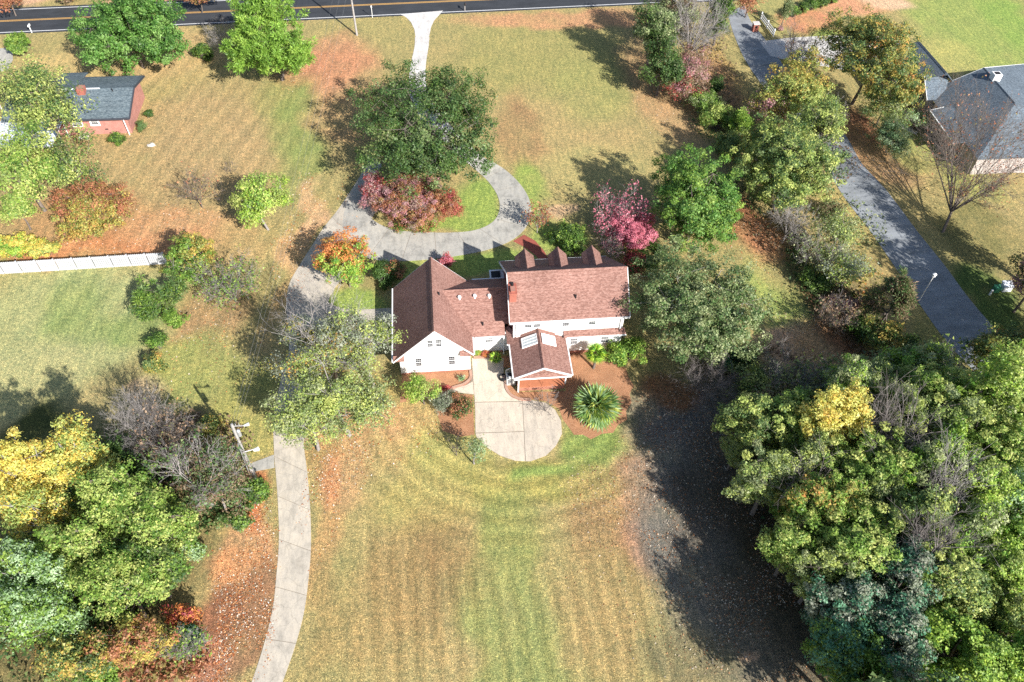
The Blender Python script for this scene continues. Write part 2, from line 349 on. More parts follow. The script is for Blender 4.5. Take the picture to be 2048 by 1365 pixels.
# ------------------------------------------------------------------ flat surfaces
def spline(pts, n=8):
    P_ = [np.array(p[:2], float) for p in pts]; P_ = [2*P_[0]-P_[1]]+P_+[2*P_[-1]-P_[-2]]; out = []
    for k in range(1, len(P_)-2):
        for t in np.linspace(0, 1, n, endpoint=False):
            a, b, c, d = P_[k-1:k+3]
            out.append(.5*((2*b)+(-a+c)*t+(2*a-5*b+4*c-d)*t*t+(-a+3*b-3*c+d)*t**3))
    out.append(P_[-2]); return out
def flat_poly(name, pts, z, mat, parent=None, thick=.05, kind=None):
    """outline in photo pixels -> world slab whose top lies at z"""
    w = [(*G(*p)[:2], z) for p in pts]; mb = MB(); return flat_world(name, w, z, mat, parent, thick, kind)
def flat_world(name, w, z, mat, parent=None, thick=.05, kind=None):
    bm = bmesh.new(); vs_ = [bm.verts.new((float(p[0]), float(p[1]), z)) for p in w]
    f = bm.faces.new(vs_); f.normal_update()
    if f.normal.z < 0: f.normal_flip()
    r = bmesh.ops.extrude_face_region(bm, geom=[f]); 
    for v in vs_: v.co.z = z-thick
    bmesh.ops.recalc_face_normals(bm, faces=bm.faces)
    bmesh.ops.triangulate(bm, faces=[q for q in bm.faces if len(q.verts) > 4])
    me = bpy.data.meshes.new(name); bm.to_mesh(me); bm.free()
    o = link(name, me, mat, parent)
    if kind: tag(o, kind=kind)
    return o
def strip(name, left, right, z, mat, mat_joint, step=4.2, part='slab', first=0):
    """a road or drive between two edges given in photo pixels, cut into separate slabs with recessed joints"""
    L = [G(*p)[:2] for p in spline(left, 12)]; R = [G(*p)[:2] for p in spline(right, 12)]
    def resamp(A, n):
        A = np.array(A); s = np.r_[0, np.cumsum(np.hypot(*np.diff(A, axis=0).T))]; t = np.linspace(0, s[-1], n)
        return np.stack([np.interp(t, s, A[:, 0]), np.interp(t, s, A[:, 1])], 1), s[-1]
    _, l1 = resamp(L, 4); _, l2 = resamp(R, 4); ln = (l1+l2)/2
    k = max(1, round(ln/step)); sub = 6; n = k*sub+1
    A, _ = resamp(L, n); B, _ = resamp(R, n)
    root = MB()
    root.slab([(*p, z-.03) for p in A]+[(*p, z-.03) for p in B[::-1]], .03)
    base = bpy.data.meshes.new(name)
    bm = bmesh.new()
    va = [bm.verts.new((*p, z-.012)) for p in A]; vb = [bm.verts.new((*p, z-.012)) for p in B]
    for i in range(n-1): bm.faces.new((va[i], va[i+1], vb[i+1], vb[i]))
    bmesh.ops.recalc_face_normals(bm, faces=bm.faces)
    bm.normal_update()
    if bm.faces[:] and bm.faces[:][0].normal.z < 0: bmesh.ops.reverse_faces(bm, faces=bm.faces)
    bm.to_mesh(base); bm.free()
    o = link(name, base, mat_joint); tag(o, kind='structure')
    for j in range(k):
        a = A[j*sub:(j+1)*sub+1].copy(); b = B[j*sub:(j+1)*sub+1].copy()
        for arr in (a, b):
            d0 = arr[1]-arr[0]; d1 = arr[-2]-arr[-1]
            arr[0] += d0/np.linalg.norm(d0)*.025; arr[-1] += d1/np.linalg.norm(d1)*.025
        mb = MB(); mb.slab([(*p, z) for p in a]+[(*p, z) for p in b[::-1]], .04)
        mb.build(part, mat, o)
    return o

# --- the county road along the top of the view
def road_x(px_pts):  # helper: two world points far beyond both ends
    return px_pts
rl = G(0, 66); rr = G(1250, 8.5); dr = (rr-rl)/np.linalg.norm(rr-rl)
def rp(s, off):      # s metres along the road from px x=0, off metres away from the near white line
    n_ = np.array([-dr[1], dr[0], 0]); return rl+dr*s+n_*off
def band(name, o0, o1, z, mat, s0=-300, s1=400, kind='structure', parent=None):
    w = [rp(s, o0) for s in np.linspace(s0, s1, 24)]+[rp(s, o1) for s in np.linspace(s1, s0, 24)]
    return flat_world(name, w, z, mat, parent, .03, kind)
road = band('road', -.55, 7.9, .02, M['asph'])
for o0, o1, mt in ((-.07, .09, 'whitep'), (7.2, 7.36, 'whitep'), (3.45, 3.58, 'yellow'), (3.74, 3.87, 'yellow')):
    q = band('road_line', o0, o1, .032, M[mt], kind=None, parent=road)
    q.data.name = 'road_line'

# --- own drives
Z1 = .03
flat_poly('driveway_apron', [(800,29),(812,35),(822,45),(829,60),(831,75),(858,75),(862,55),(868,42),(886,22),(850,25)], Z1, M['conc_white'], kind='structure')
strip('front_driveway', [(830,75),(829,95),(822,128),(818,170),(826,210),(850,250),(905,300),(945,335)], [(859,75),(857,95),(852,128),(852,165),(862,200),(890,240),(935,285),(962,312)], Z1, M['conc_white'], M['joint'], 4.5)
strip('loop_driveway', [(945,335),(975,362),(995,392),(999,420),(985,445),(950,461),(900,466),(850,465),(800,462),(765,452),(742,436),(733,415),(735,390),(748,360),(765,330)],
      [(962,312),(1010,340),(1045,375),(1061,410),(1055,450),(1025,480),(975,500),(910,513),(850,520),(800,523),(755,521),(712,505),(688,470),(690,420),(722,350),(742,315)], Z1+.004, M['conc_gray'], M['joint'], 3.4)
strip('lower_driveway', [(722,350),(703,380),(676,420),(648,455),(625,490),(600,530),(580,565),(573,600),(574,640),(578,700),(562,760),(548,830),(548,900),(552,950),(556,1010),(558,1080),(553,1150),(545,1220),(525,1300),(495,1390)],
      [(765,400),(742,440),(722,470),(712,503),(706,520),(688,552),(668,580),(656,606),(650,645),(640,700),(622,760),(610,830),(608,890),(614,940),(620,1010),(622,1090),(617,1160),(607,1230),(588,1300),(556,1390)], Z1, M['conc'], M['joint'], 4.1)
strip('garage_driveway', [(645,600),(680,616),(715,620),(757,618),(790,616)], [(645,650),(680,648),(715,645),(757,641),(790,640)], Z1+.006, M['conc'], M['joint'], 3.6)
flat_poly('side_path', [(500,928),(548,910),(549,936),(506,944)], Z1, M['conc_gray'], kind='structure')
# back patio: four slabs
pat = flat_poly('patio', [(943,717),(984,717),(990,738),(1004,748),(1010,760),(1012,778),(1020,792),(1040,800),(1062,801),(1090,806),(1110,820),(1122,842),(1124,868),(1112,892),(1092,912),(1062,923),(1030,922),(1000,912),(970,893),(953,874),(950,820),(948,790),(900,784),(905,778),(930,772),(942,762)], Z1-.012, M['joint'], kind='structure')
for pts in ([(944,717),(1007,717),(1007,752),(1010,760),(1012,778),(1020,792),(1040,800),(1044,802.5),(950,804.5),(947,765)],
            [(950,806),(1044.3,804),(1047.5,863),(951,866)],
            [(951,867.5),(1047.6,864.5),(1050,923),(1030,922),(1000,912),(970,893),(953,874)],
            [(1045.5,802),(1062,801),(1090,806),(1110,820),(1122,842),(1124,868),(1112,892),(1092,912),(1062,923),(1051.5,923)],
            [(903,784),(907,778),(932,771),(945.5,764),(948,789)]):
    flat_poly('slab', pts, Z1+.004, M['conc_patio'], pat, .04)
# beds of pine straw with brick edging
flat_poly('mulch_bed', [(1132,706),(1215,700),(1236,722),(1252,738),(1258,756),(1268,772),(1259,788),(1263,806),(1252,822),(1254,840),(1236,850),(1226,866),(1204,868),(1182,879),(1166,870),(1148,870),(1138,856),(1126,840),(1118,818),(1092,803),(1062,799),(1040,798),(1022,790),(1014,776),(1012,757),(1034,785),(1131,783)], .012, M['mulch'], kind='structure')
flat_poly('mulch_bed', [(805,747),(942,741),(942,757),(928,769),(905,777),(896,787),(860,792),(830,800),(800,806)], .012, M['mulch'], kind='structure')
flat_poly('mulch_bed', [(868,806),(893,786),(945,790),(949,870),(920,874),(885,862)], .008, M['mulch'], kind='structure')
flat_poly('mulch_bed', [(946,716),(1030,712),(1026,735),(986,738),(984,717)], .028, M['mulch'], kind='structure')
def curb(name, pts, label, w=.28):
    W_ = [G(*p)[:2] for p in spline(pts, 8)]; mb = MB()
    for i in range(len(W_)-1):
        a, b = np.array(W_[i]), np.array(W_[i+1]); d = b-a; l = np.linalg.norm(d)
        if l < .02: continue
        n_ = np.array([-d[1], d[0]])/l*w/2
        mb.slab([(*(a-n_), .13), (*(b-n_), .13), (*(b+n_), .13), (*(a+n_), .13)], .13)
    return tag(mb.build(name, M['brick']), label, 'edging', group='brick edgings of the back beds')
curb('brick_edging', [(1008,752),(1011,765),(1013,778),(1022,791),(1040,799),(1062,800)], 'curved brick edging between the patio and the bed beside the back porch')
curb('brick_edging', [(941,742),(941,757),(928,769),(905,777),(893,787),(875,797)], 'curved brick edging from the white gable wall corner to the patio')
curb('brick_edging', [(947,716),(966,715),(985,714)], 'short brick edging before the small flower bed', .35)
flat_poly('brick_walkway', [(1026,483),(1048,470),(1070,482),(1088,502),(1098,522),(1082,525),(1072,512),(1050,495)], .02, M['brick_walk'], kind='structure')
# neighbours' drives
flat_poly('asphalt_driveway', spline([(1455,28),(1468,70),(1490,120),(1520,165),(1560,220),(1610,270),(1648,318),(1662,352),(1692,400),(1742,465),(1790,535),(1840,610),(1890,680),(1950,745),(2010,800)], 6)+spline([(2080,750),(1996,664),(1940,600),(1888,530),(1832,460),(1776,385),(1724,328),(1690,270),(1640,215),(1590,160),(1555,115),(1527,75),(1500,40),(1490,10)], 6), Z1, M['asph2'], kind='structure')
flat_poly('concrete_driveway', [(1519,84),(1580,76),(1660,72),(1760,68),(1835,95),(1840,150),(1745,150),(1640,132),(1560,118),(1540,112)], Z1+.006, M['conc_white'], kind='structure')
flat_poly('concrete_path', [(1778,232),(1786,226),(1805,240),(1838,262),(1832,270),(1800,255)], Z1, M['conc_white'], kind='structure')
flat_poly('concrete_patio', [(1965,320),(2120,290),(2150,345),(2000,346)], Z1, M['conc_white'], kind='structure')
flat_poly('gravel_parking', [(-60,100),(24,96),(26,120),(14,142),(-60,150)], .012, M['conc_gray'], kind='structure')

# ------------------------------------------------------------------ buildings
def wall(parent, name, pts, t, d, mat): return MB().slab(pts, t, d).build(name, mat, parent)
def window_y(parent, x0, x1, z0, z1, y, s=-1, mat='trim', panes=True, fw=.07, label=None):
    """window in a wall that faces along -y (s=-1) or +y (s=1); sash frame with two rows of panes"""
    mb = MB(); e = .05*s; ya, yb = sorted((y+.0*s+.004*s, y+e))
    mb.box(x0-fw, x1+fw, ya, yb+.0, z1, z1+fw); mb.box(x0-fw-.03, x1+fw+.03, ya-.0, yb+.03*(s > 0), z0-fw, z0)
    mb.box(x0-fw, x0, ya, yb, z0, z1); mb.box(x1, x1+fw, ya, yb, z0, z1)
    zm = (z0+z1)/2; mb.box(x0, x1, ya, yb, zm-.028, zm+.028)
    w = x1-x0; n = 3 if w > .4 else 2
    for k in range(1, n): mb.box(x0+w*k/n-.006, x0+w*k/n+.006, *sorted((y+.02*s, y+.045*s)), z0, z1)
    for zz in ((z0+zm)/2, (z1+zm)/2): mb.box(x0, x1, *sorted((y+.021*s, y+.043*s)), zz-.006, zz+.006)
    f = mb.build('window', M[mat], parent)
    if panes:
        MB().box(x0, x1, *sorted((y+.003*s, y+.018*s)), z0, zm-.04).build('pane', M['glass'], f)
        MB().box(x0, x1, *sorted((y+.003*s, y+.018*s)), zm+.04, z1).build('pane', M['glass'], f)
    return f
def window_x(parent, y0, y1, z0, z1, x, s=-1, mat='trim', fw=.07):
    mb = MB(); xa, xb = sorted((x+.004*s, x+.05*s))
    mb.box(xa, xb, y0-fw, y1+fw, z1, z1+fw); mb.box(xa, xb, y0-fw, y1+fw, z0-fw, z0); mb.box(xa, xb, y0-fw, y0, z0, z1); mb.box(xa, xb, y1, y1+fw, z0, z1)
    zm = (z0+z1)/2; mb.box(xa, xb, y0, y1, zm-.028, zm+.028)
    f = mb.build('window', M[mat], parent)
    MB().box(*sorted((x+.003*s, x+.018*s)), y0, y1, z0, zm-.04).build('pane', M['glass'], f)
    MB().box(*sorted((x+.003*s, x+.018*s)), y0, y1, zm+.04, z1).build('pane', M['glass'], f)
    return f
def roof(parent, name, pts, mat, t=.14): return MB().slab(pts, t).build(name, mat, parent)
def ridge(parent, p0, p1, mat, w=.17, part='ridge_cap', drop=.13):
    p0, p1 = np.array(p0, float), np.array(p1, float); d = (p1-p0); d /= np.linalg.norm(d); s = np.cross(d, (0, 0, 1)); s /= np.linalg.norm(s)
    up = np.array([0, 0, 1.])
    a = [p0-s*w+up*(-drop+.03), p0+up*.07, p0+s*w+up*(-drop+.03)]; b = [q+(p1-p0) for q in a]
    a2 = [q-up*.06 for q in a]; b2 = [q-up*.06 for q in b]
    mb = MB(); mb.add(a+b+a2+b2, [(0,1,4,3),(1,2,5,4),(6,9,10,7),(7,10,11,8),(0,3,9,6),(2,8,11,5),(0,6,7,1),(1,7,8,2),(3,4,10,9),(4,5,11,10)])
    return mb.build(part, mat, parent)
def bar(parent, name, p0, p1, w, h, mat):
    """straight trim board with a w x h section hanging under the line p0-p1"""
    p0, p1 = np.array(p0, float), np.array(p1, float); d = p1-p0; d /= np.linalg.norm(d); s = np.cross(d, (0, 0, 1)); s /= np.linalg.norm(s)
    return MB().slab([p0-s*w/2, p1-s*w/2, p1+s*w/2, p0+s*w/2], h).build(name, mat, parent)

house = thing('house', 'large white sided house with brown shingle roofs, brick chimney and three dormers in the centre', 'house', (6.65, 53.4, 0))
# main two-storey block
MX0, MX1, YL, YU, YN = 6.65, 18.1, 53.4, 53.62, 64.9
prof = [(YL, 0), (YL, 3.25), (YU, 3.45), (YU, 5.86), (57.0, 8.82), (YN, 2.74), (YN, 0)]
wall(house, 'lower_wall', [(MX0,YL,.45),(MX1,YL,.45),(MX1,YL,3.27),(MX0,YL,3.27)], .2, (0,1,0), M['siding'])
wall(house, 'foundation', [(MX0,YL-.02,0),(MX1,YL-.02,0),(MX1,YL-.02,.45),(MX0,YL-.02,.45)], .2, (0,1,0), M['brick'])
wall(house, 'upper_wall', [(MX0,YU,3.27),(MX1,YU,3.27),(MX1,YU,5.9),(MX0,YU,5.9)], .2, (0,1,0), M['siding'])
wall(house, 'gable_wall', [(MX0,YL+.2,0)]+[(MX0,YU+.2,5.96),(MX0,57.0,8.78),(MX0,YN-.2,2.7),(MX0,YN-.2,0)], .2, (1,0,0), M['pinkwall'])
wall(house, 'gable_wall', [(MX1-.2,YL+.2,0)]+[(MX1-.2,YU+.2,5.96),(MX1-.2,57.0,8.78),(MX1-.2,YN-.2,2.7),(MX1-.2,YN-.2,0)], .2, (1,0,0), M['siding'])
wall(house, 'front_wall', [(MX0,YN-.2,0),(MX1,YN-.2,0),(MX1,YN-.2,2.7),(MX0,YN-.2,2.7)], .2, (0,1,0), M['siding'])
RX0, RX1 = 6.22, 18.53
roof(house, 'rear_roof', [(RX0,53.22,5.7),(RX1,53.22,5.7),(RX1,57,9),(RX0,57,9)], M['roof'])
roof(house, 'front_roof', [(RX0,57.004,9),(RX1,57.004,9),(RX1,65.35,2.56),(RX0,65.35,2.56)], M['roof'])
ridge(house, (RX0,57,9.02), (RX1,57,9.02), M['roof'])
bar(house, 'fascia', (RX0,53.16,5.66), (RX1,53.16,5.66), .1, .2, M['trim'])
bar(house, 'fascia', (RX0,65.4,2.5), (RX1,65.4,2.5), .1, .18, M['trim'])
for x in (RX0-.03, RX1+.03):
    bar(house, 'rake_board', (x,53.2,5.66), (x,56.97,8.95), .06, .24, M['trim'])
    bar(house, 'rake_board', (x,57.03,8.95), (x,65.3,2.55), .06, .24, M['trim'])
for i, (x0, x1, z0, z1) in enumerate(((7.84,8.5,4.38,5.3),(8.75,9.4,4.38,5.3),(11.72,12.38,4.3,5.3),(14.48,15.14,4.3,5.3))):
    window_y(house, x0, x1, z0, z1, YU)
for x0, x1 in ((12.72,13.42),(15.98,16.75)): window_y(house, x0, x1, 1.6, 2.55, YL)
roof(house, 'pent_roof', [(11.9,52.98,3.16),(18.45,52.98,3.16),(18.3,YU,3.52),(11.9,YU,3.52)], M['roof'], .1)
bar(house, 'gutter', (12.2,52.93,3.15), (18.45,52.93,3.15), .1, .12, M['trim'])
roof(house, 'pent_roof', [(5.98,52.9,2.72),(6.95,52.6,3.02),(6.95,53.6,3.35),(6.28,54.9,3.3),(5.98,54.9,3.1)], M['roof'], .1)
bar(house, 'gutter', (5.96,52.85,2.72), (6.3,52.7,2.74), .1, .12, M['trim'])
for x, y, z1 in ((6.95,53.5,5.6),(17.85,53.5,5.6)):
    MB().box(x-.06, x+.06, y-.02, y+.1, 3.45, z1).build('downspout', M['trim'], house)
MB().box(6.3,6.4,52.9,53.0,0,2.7).build('downspout', M['trim'], house)
for x in (MX0-.01, MX1-.11): MB().box(x, x+.12, YU-.025, YU-.002, 3.5, 5.7).build('corner_board', M['trim'], house)
for x0, x1, y0 in ((8.,9.4,1),(12,13.4,1),(15.6,17,1)): window_y(house, x0, x1, .9, 2.3, YN, 1)
# vents on the roofs
def roof_vent(parent, x, y, z, r=.09, h=.4, mat='black', name='vent_pipe'):
    return MB().tube((x,y,z-.3),(x,y,z+h),r,r,8).build(name, M[mat], parent)
roof_vent(house, 13.05, 54.85, 7.13)
# chimney on the left gable
ch = MB().box(6.3,7.0,54.75,56.55,5.6,8.15).box(6.24,7.06,54.69,56.61,8.15,8.3).build('chimney', M['chimney'], house)
MB().box(6.42,6.9,54.9,55.6,8.3,8.5).build('chimney_cap', M['chimney'], ch)
MB().tube((6.66,55.95,8.3),(6.66,55.95,8.62),.16,.13,10).build('flue', M['black'], ch)
MB().box(6.25,MX0,54.9,56.4,0,7.2).build('chimney_breast', M['chimney'], house)
# dormers on the front slope
for xc in (8.55, 12.1, 15.78):
    yt, zt, hw, ze = 61.95, 7.55, 1.02, 6.45
    d = MB(); z_at = lambda y: 9-(y-57)*.772
    ym = 57+(9-ze)/.772; yr = 57+(9-zt)/.772
    dm = MB().slab([(xc-hw+.2,61.55,z_at(61.55)-.1),(xc+hw-.2,61.55,z_at(61.55)-.1),(xc+hw-.2,61.55,ze+.1),(xc,61.55,zt-.1),(xc-hw+.2,61.55,ze+.1)], .12, (0,-1,0))
    for s in (-1, 1):
        x = xc+s*(hw-.2); dm.slab([(x,61.43,z_at(61.43)-.1),(x,ym,ze),(x,61.43,ze+.1)], .08, (-s,0,0))
    dm = dm.build('dormer', M['siding'], house)
    for s in (-1, 1):
        pts = [(xc,yr-.3,zt),(xc,yt,zt),(xc+s*hw,yt,ze),(xc+s*hw,ym-.1,ze)]
        MB().slab(pts, .1).build('dormer_roof', M['roof'], dm)
    ridge(dm, (xc,yr-.2,zt+.01), (xc,yt,zt+.01), M['roof'], .12, 'ridge_cap', .1)
    window_y(dm, xc-.4, xc+.4, 5.75, 6.5, 61.55, 1)
# garage wing with the tall gable
GX0, GX1, GY0, GY1, GR, GZ = -5.1, 2.09, 51.9, 61.5, -1.39, 7.0
sl = (GZ-2.6)/4.36
gz = lambda x: GZ-abs(x-GR)*sl-.16
wall(house, 'garage_wall', [(GX0,GY0,.18),(GX1,GY0,.18),(GX1,GY0,gz(GX1)),(GR,GY0,gz(GR)),(GX0,GY0,gz(GX0))], .2, (0,1,0), M['siding'])
wall(house, 'foundation', [(GX0,GY0-.02,0),(GX1,GY0-.02,0),(GX1,GY0-.02,.18),(GX0,GY0-.02,.18)], .2, (0,1,0), M['brick'])
wall(house, 'garage_wall', [(GX0,GY1-.2,0),(GX1,GY1-.2,0),(GX1,GY1-.2,gz(GX1)),(GR,GY1-.2,gz(GR)),(GX0,GY1-.2,gz(GX0))], .2, (0,1,0), M['siding'])
MB().box(GX0,GX0+.2,GY0+.2,GY1-.2,0,2.9).build('garage_wall', M['siding'], house)
MB().box(GX1-.2,GX1,GY0+.2,GY1-.2,0,3.1).build('garage_wall', M['siding'], house)
GA, GB = 51.52, 61.85
roof(house, 'garage_roof', [(-5.75,GA,2.6),(GR,GA,GZ),(GR,GB,GZ),(-5.75,GB,2.6)], M['roof'])
roof(house, 'garage_roof', [(GR+.004,GA,GZ),(2.45,GA,GZ-3.84*sl),(2.45,GB,GZ-3.84*sl),(GR+.004,GB,GZ)], M['roof'])
ridge(house, (GR,GA,GZ+.03), (GR,GB,GZ+.03), M['roof'], .2, drop=.17)
for s, xe in ((-1,-5.75),(1,2.45)):
    bar(house, 'rake_board', (GR+s*.02,GA-.03,GZ-.03), (xe,GA-.03,GZ-abs(xe-GR)*sl-.03), .06, .2, M['trim'])
    bar(house, 'rake_board', (GR+s*.02,GB+.03,GZ-.03), (xe,GB+.03,GZ-abs(xe-GR)*sl-.03), .06, .2, M['trim'])
bar(house, 'gutter', (-5.82,GA,2.62), (-5.82,GB,2.62), .12, .13, M['trim'])
bar(house, 'gutter', (2.52,GA,GZ-3.84*sl), (2.52,53.8,GZ-3.84*sl), .12, .13, M['trim'])
for x0, x1 in ((-5.7,-4.6),(1.05,2.4)):      # cornice returns
    z = 2.62 if x0 < 0 else 2.92
    MB().slab([(x0,GA,z),(x1,GA,z),(x1 if x0 < 0 else x1,GY0-.005,z+.42),(x0,GY0-.005,z+.42)], .1).build('cornice_return', M['roof'], house)
for x0, x1 in ((-2.13,-1.62),(-1.28,-.76)): window_y(house, x0, x1, 4.22, 5.22, GY0)
window_y(house, -3.48, -2.92, 1.27, 2.45, GY0); window_y(house, -.1, .5, 1.25, 2.5, GY0)
for x in (GX0, GX1-.1): MB().box(x, x+.1, GY0-.03, GY0-.003, .2, 2.45 if x < 0 else 2.9).build('corner_board', M['trim'], house)
MB().tube((-6.9,57.0,1.2),(-5.8,57.4,2.55),.05,.05,6).build('downspout', M['trim'], house)
MB().box(-5.25,-5.13,56.9,57.0,0,2.5).build('downspout', M['trim'], house)
roof_vent(house, -.75, 57.0, 6.35, .1, .3)
# breezeway link
wall(house, 'breezeway_wall', [(GX1,54.2,.2),(MX0,54.2,.2),(MX0,54.2,2.95),(GX1,54.2,2.95)], .2, (0,1,0), M['siding'])
wall(house, 'foundation', [(GX1,54.18,0),(5.83,54.18,0),(5.83,54.18,.2),(GX1,54.18,.2)], .2, (0,1,0), M['brick'])
wall(house, 'breezeway_wall', [(GX1,61.9,0),(MX0,61.9,0),(MX0,61.9,2.95),(GX1,61.9,2.95)], .2, (0,-1,0), M['siding'])
xg = lambda z: GR+(GZ-z)/sl-.12
roof(house, 'breezeway_roof', [(xg(3.0),53.85,3.0),(5.85,53.85,3.0),(5.85,54.9,3.765),(6.62,54.9,3.765),(6.62,57.9,5.95),(xg(5.95),57.9,5.95)], M['roof'], .12)
roof(house, 'breezeway_roof', [(xg(5.95),57.904,5.95),(6.6,57.904,5.95),(6.6,62.3,2.9),(xg(2.9),62.3,2.9)], M['roof'], .12)
ridge(house, (xg(5.95),57.9,5.96), (6.2,57.9,5.96), M['roof'], .14, drop=.09)
bar(house, 'gutter', (2.7,53.79,3.0), (5.8,53.79,3.0), .12, .13, M['trim'])
bar(house, 'gutter', (2.9,62.36,2.9), (6.5,62.36,2.9), .12, .13, M['trim'])
MB().box(5.68,5.78,53.78,53.88,0,2.9).build('downspout', M['trim'], house)
window_y(house, 3.82, 4.6, 1.75, 2.5, 54.2)
for x, y, z in ((1.35,57.15,5.42),(2.95,57.2,5.45),(4.45,57.15,5.4)):
    MB().tube((x,y,z-.2),(x,y,z+.22),.12,.12,10).tube((x,y,z+.22),(x,y,z+.36),.2,.16,10).build('roof_vent', M['trim'], house)
roof_vent(house, 3.6, 54.85, 3.75, .09, .35)
# rear porch with skylights
PX, PZ, PY0 = 9.2, 4.12, 48.4
ps = (PZ-2.75)/2.93; pz = lambda x: PZ-abs(x-PX)*ps
for s, xe in ((-1,6.25),(1,12.12)):
    pts = [(PX+.002*s,PY0,PZ),(xe,PY0,pz(xe)),(xe,53.6,pz(xe)),(PX+.002*s,53.6,PZ)]
    r_ = roof(house, 'porch_roof', pts if s > 0 else pts[::-1], M['roof'], .12)
    bar(house, 'rake_board', (PX+.02*s,PY0-.04,PZ+.02), (xe,PY0-.04,pz(xe)+.02), .08, .2, M['trim'])
    x0, x1 = (7.4, 8.96) if s < 0 else (9.46, 10.92); y0, y1 = 51.68, 52.95
    sk = MB()
    for (a, b, c, d_) in ((x0,x1,y0,y0+.1),(x0,x1,y1-.1,y1),(x0,x0+.08,y0+.1,y1-.1),(x1-.08,x1,y0+.1,y1-.1),(x0+.08,x1-.08,y0+.42,y0+.47),(x0+.08,x1-.08,y0+.8,y0+.85)):
        sk.slab([(a,c,pz(a)+.16),(b,c,pz(b)+.16),(b,d_,pz(b)+.16),(a,d_,pz(a)+.16)], .2)
    sk = sk.build('skylight', M['trim'], r_)
    for c, d_ in ((y0+.1,y0+.42),(y0+.47,y0+.8),(y0+.85,y1-.1)):
        a, b = x0+.08, x1-.08
        MB().slab([(a,c,pz(a)+.12),(b,c,pz(b)+.12),(b,d_,pz(b)+.12),(a,d_,pz(a)+.12)], .05).build('panel', M['skylight'], sk)
ridge(house, (PX,PY0,PZ+.03), (PX,53.55,PZ+.03), M['roof'], .17, drop=.1)
bar(house, 'gutter', (6.18,PY0,2.76), (6.18,52.8,2.76), .12, .13, M['trim']); bar(house, 'gutter', (12.19,PY0,2.76), (12.19,52.9,2.76), .12, .13, M['trim'])
wall(house, 'pediment', [(6.7,PY0+.35,2.62),(11.75,PY0+.35,2.62),(PX,PY0+.62,PZ-.22)], .08, (0,1,0), M['roof'])
roof(house, 'pediment_pent', [(6.45,PY0+.02,2.58),(11.95,PY0+.02,2.58),(11.3,PY0+.34,2.86),(7.1,PY0+.34,2.86)], M['roof'], .08)
bar(house, 'porch_beam', (6.3,PY0+.06,2.56), (12.1,PY0+.06,2.56), .14, .2, M['trim'])
dk = MB().box(6.78,11.62,48.8,53.38,0,.62).build('porch_base', M['brick'], house)
MB().box(6.72,11.68,48.74,53.36,.62,.72).build('porch_floor', M['deck'], house)
for x, y, z in ((6.72,48.62,0),(11.56,48.84,.72),(6.84,50.9,.72),(11.56,50.9,.72)):
    MB().box(x, x+.13, y, y+.13, z, 2.7).build('post', M['trim'], house)
for y0, y1 in ((49.0,50.9),(51.03,52.8)):
    MB().box(6.86,6.9,y0,y1,.8,2.5).build('screen', M['black'], house)
MB().box(8.2,8.75,48.78,48.8,.2,.32).build('vent', M['black'], house)
# side steps with white rails left of the porch
st = MB()
for k in range(3): st.box(5.7+.3*k, 6.0+.3*k, 49.6, 50.9, 0, .2*(k+1))
st.build('steps', M['conc_gray'], house)
rl_ = MB()
for y in (49.6, 50.86):
    rl_.tube((5.72,y,1.0),(6.6,y,1.5),.035); rl_.tube((5.72,y,0),(5.72,y,1.0),.035)
    for k in range(6): rl_.tube((5.85+.14*k,y,.1),(5.85+.14*k,y,1.07+.08*k),.015,k=5)
rl_.build('railing', M['trim'], house)
# small white framed bay at the front
b = MB().box(5.05,6.6,63.0,64.4,0,2.0).build('bay', M['siding'], house)
MB().box(5.15,6.2,63.1,64.3,2.0,2.06).build('bay_roof', M['black'], house)
for q in ((4.98,6.6,62.93,63.1),(4.98,6.6,64.3,64.47),(4.98,5.15,63.1,64.3)): MB().box(q[0],q[1],q[2],q[3],2.0,2.12).build('bay_frame', M['trim'], house)

# ---------------- brick ranch house of the neighbours, top left
nb = thing('house', 'pink brick ranch house with a low gray roof at the upper left', 'house', (-48, 98, 0))
bx0, bx1, by0, by1 = -56.6, -41.3, 96.4, 105.0; bz, rz = 2.75, 4.1; yr = 101.0
MB().box(bx0,bx1,by0,by0+.25,0,bz).build('wall', M['brick_pink'], nb)
MB().box(bx0,bx1,by1-.25,by1,0,bz).build('wall', M['brick_pink'], nb)
for x in (bx0, bx1-.25):
    wall(nb, 'gable_wall', [(x,by0+.25,0),(x,by1-.25,0),(x,by1-.25,bz),(x,yr,rz-.2),(x,by0+.25,bz)], .25, (1,0,0), M['brick_pink'])
roof(nb, 'roof', [(-57.1,95.85,2.75),(-40.75,95.85,2.75),(-40.75,yr,rz),(-57.1,yr,rz)], M['roof_gray'], .14)
roof(nb, 'roof', [(-57.1,yr+.004,rz),(-40.75,yr+.004,rz),(-40.75,105.9,2.85),(-57.1,105.9,2.85)], M['roof_gray'], .14)
roof(nb, 'roof', [(-52.2,103,3.72),(-48.8,103,3.72),(-48.8,107.4,2.7),(-52.2,107.4,2.7)], M['roof_gray'], .14)
MB().box(-51.9,-49.1,105,107,0,2.55).build('wall', M['brick_pink'], nb)
for p0, p1 in (((-57.1,95.8,2.76),(-40.7,95.8,2.76)),((-40.7,95.8,2.78),(-40.7,yr,rz+.03)),((-40.7,yr,rz+.03),(-40.7,105.95,2.88)),((-57.1,105.95,2.86),(-40.7,105.95,2.86)),((-52.2,107.45,2.7),(-48.8,107.45,2.7))):
    bar(nb, 'fascia', p0, p1, .14, .22, M['fascia_dark'])
bar(nb, 'frieze', (-56.5,96.3,2.6), (-41.2,96.3,2.6), .1, .16, M['trim'])
ridge(nb, (-51.0,yr,rz+.02), (-45.2,yr,rz+.02), M['white_metal'], .12)
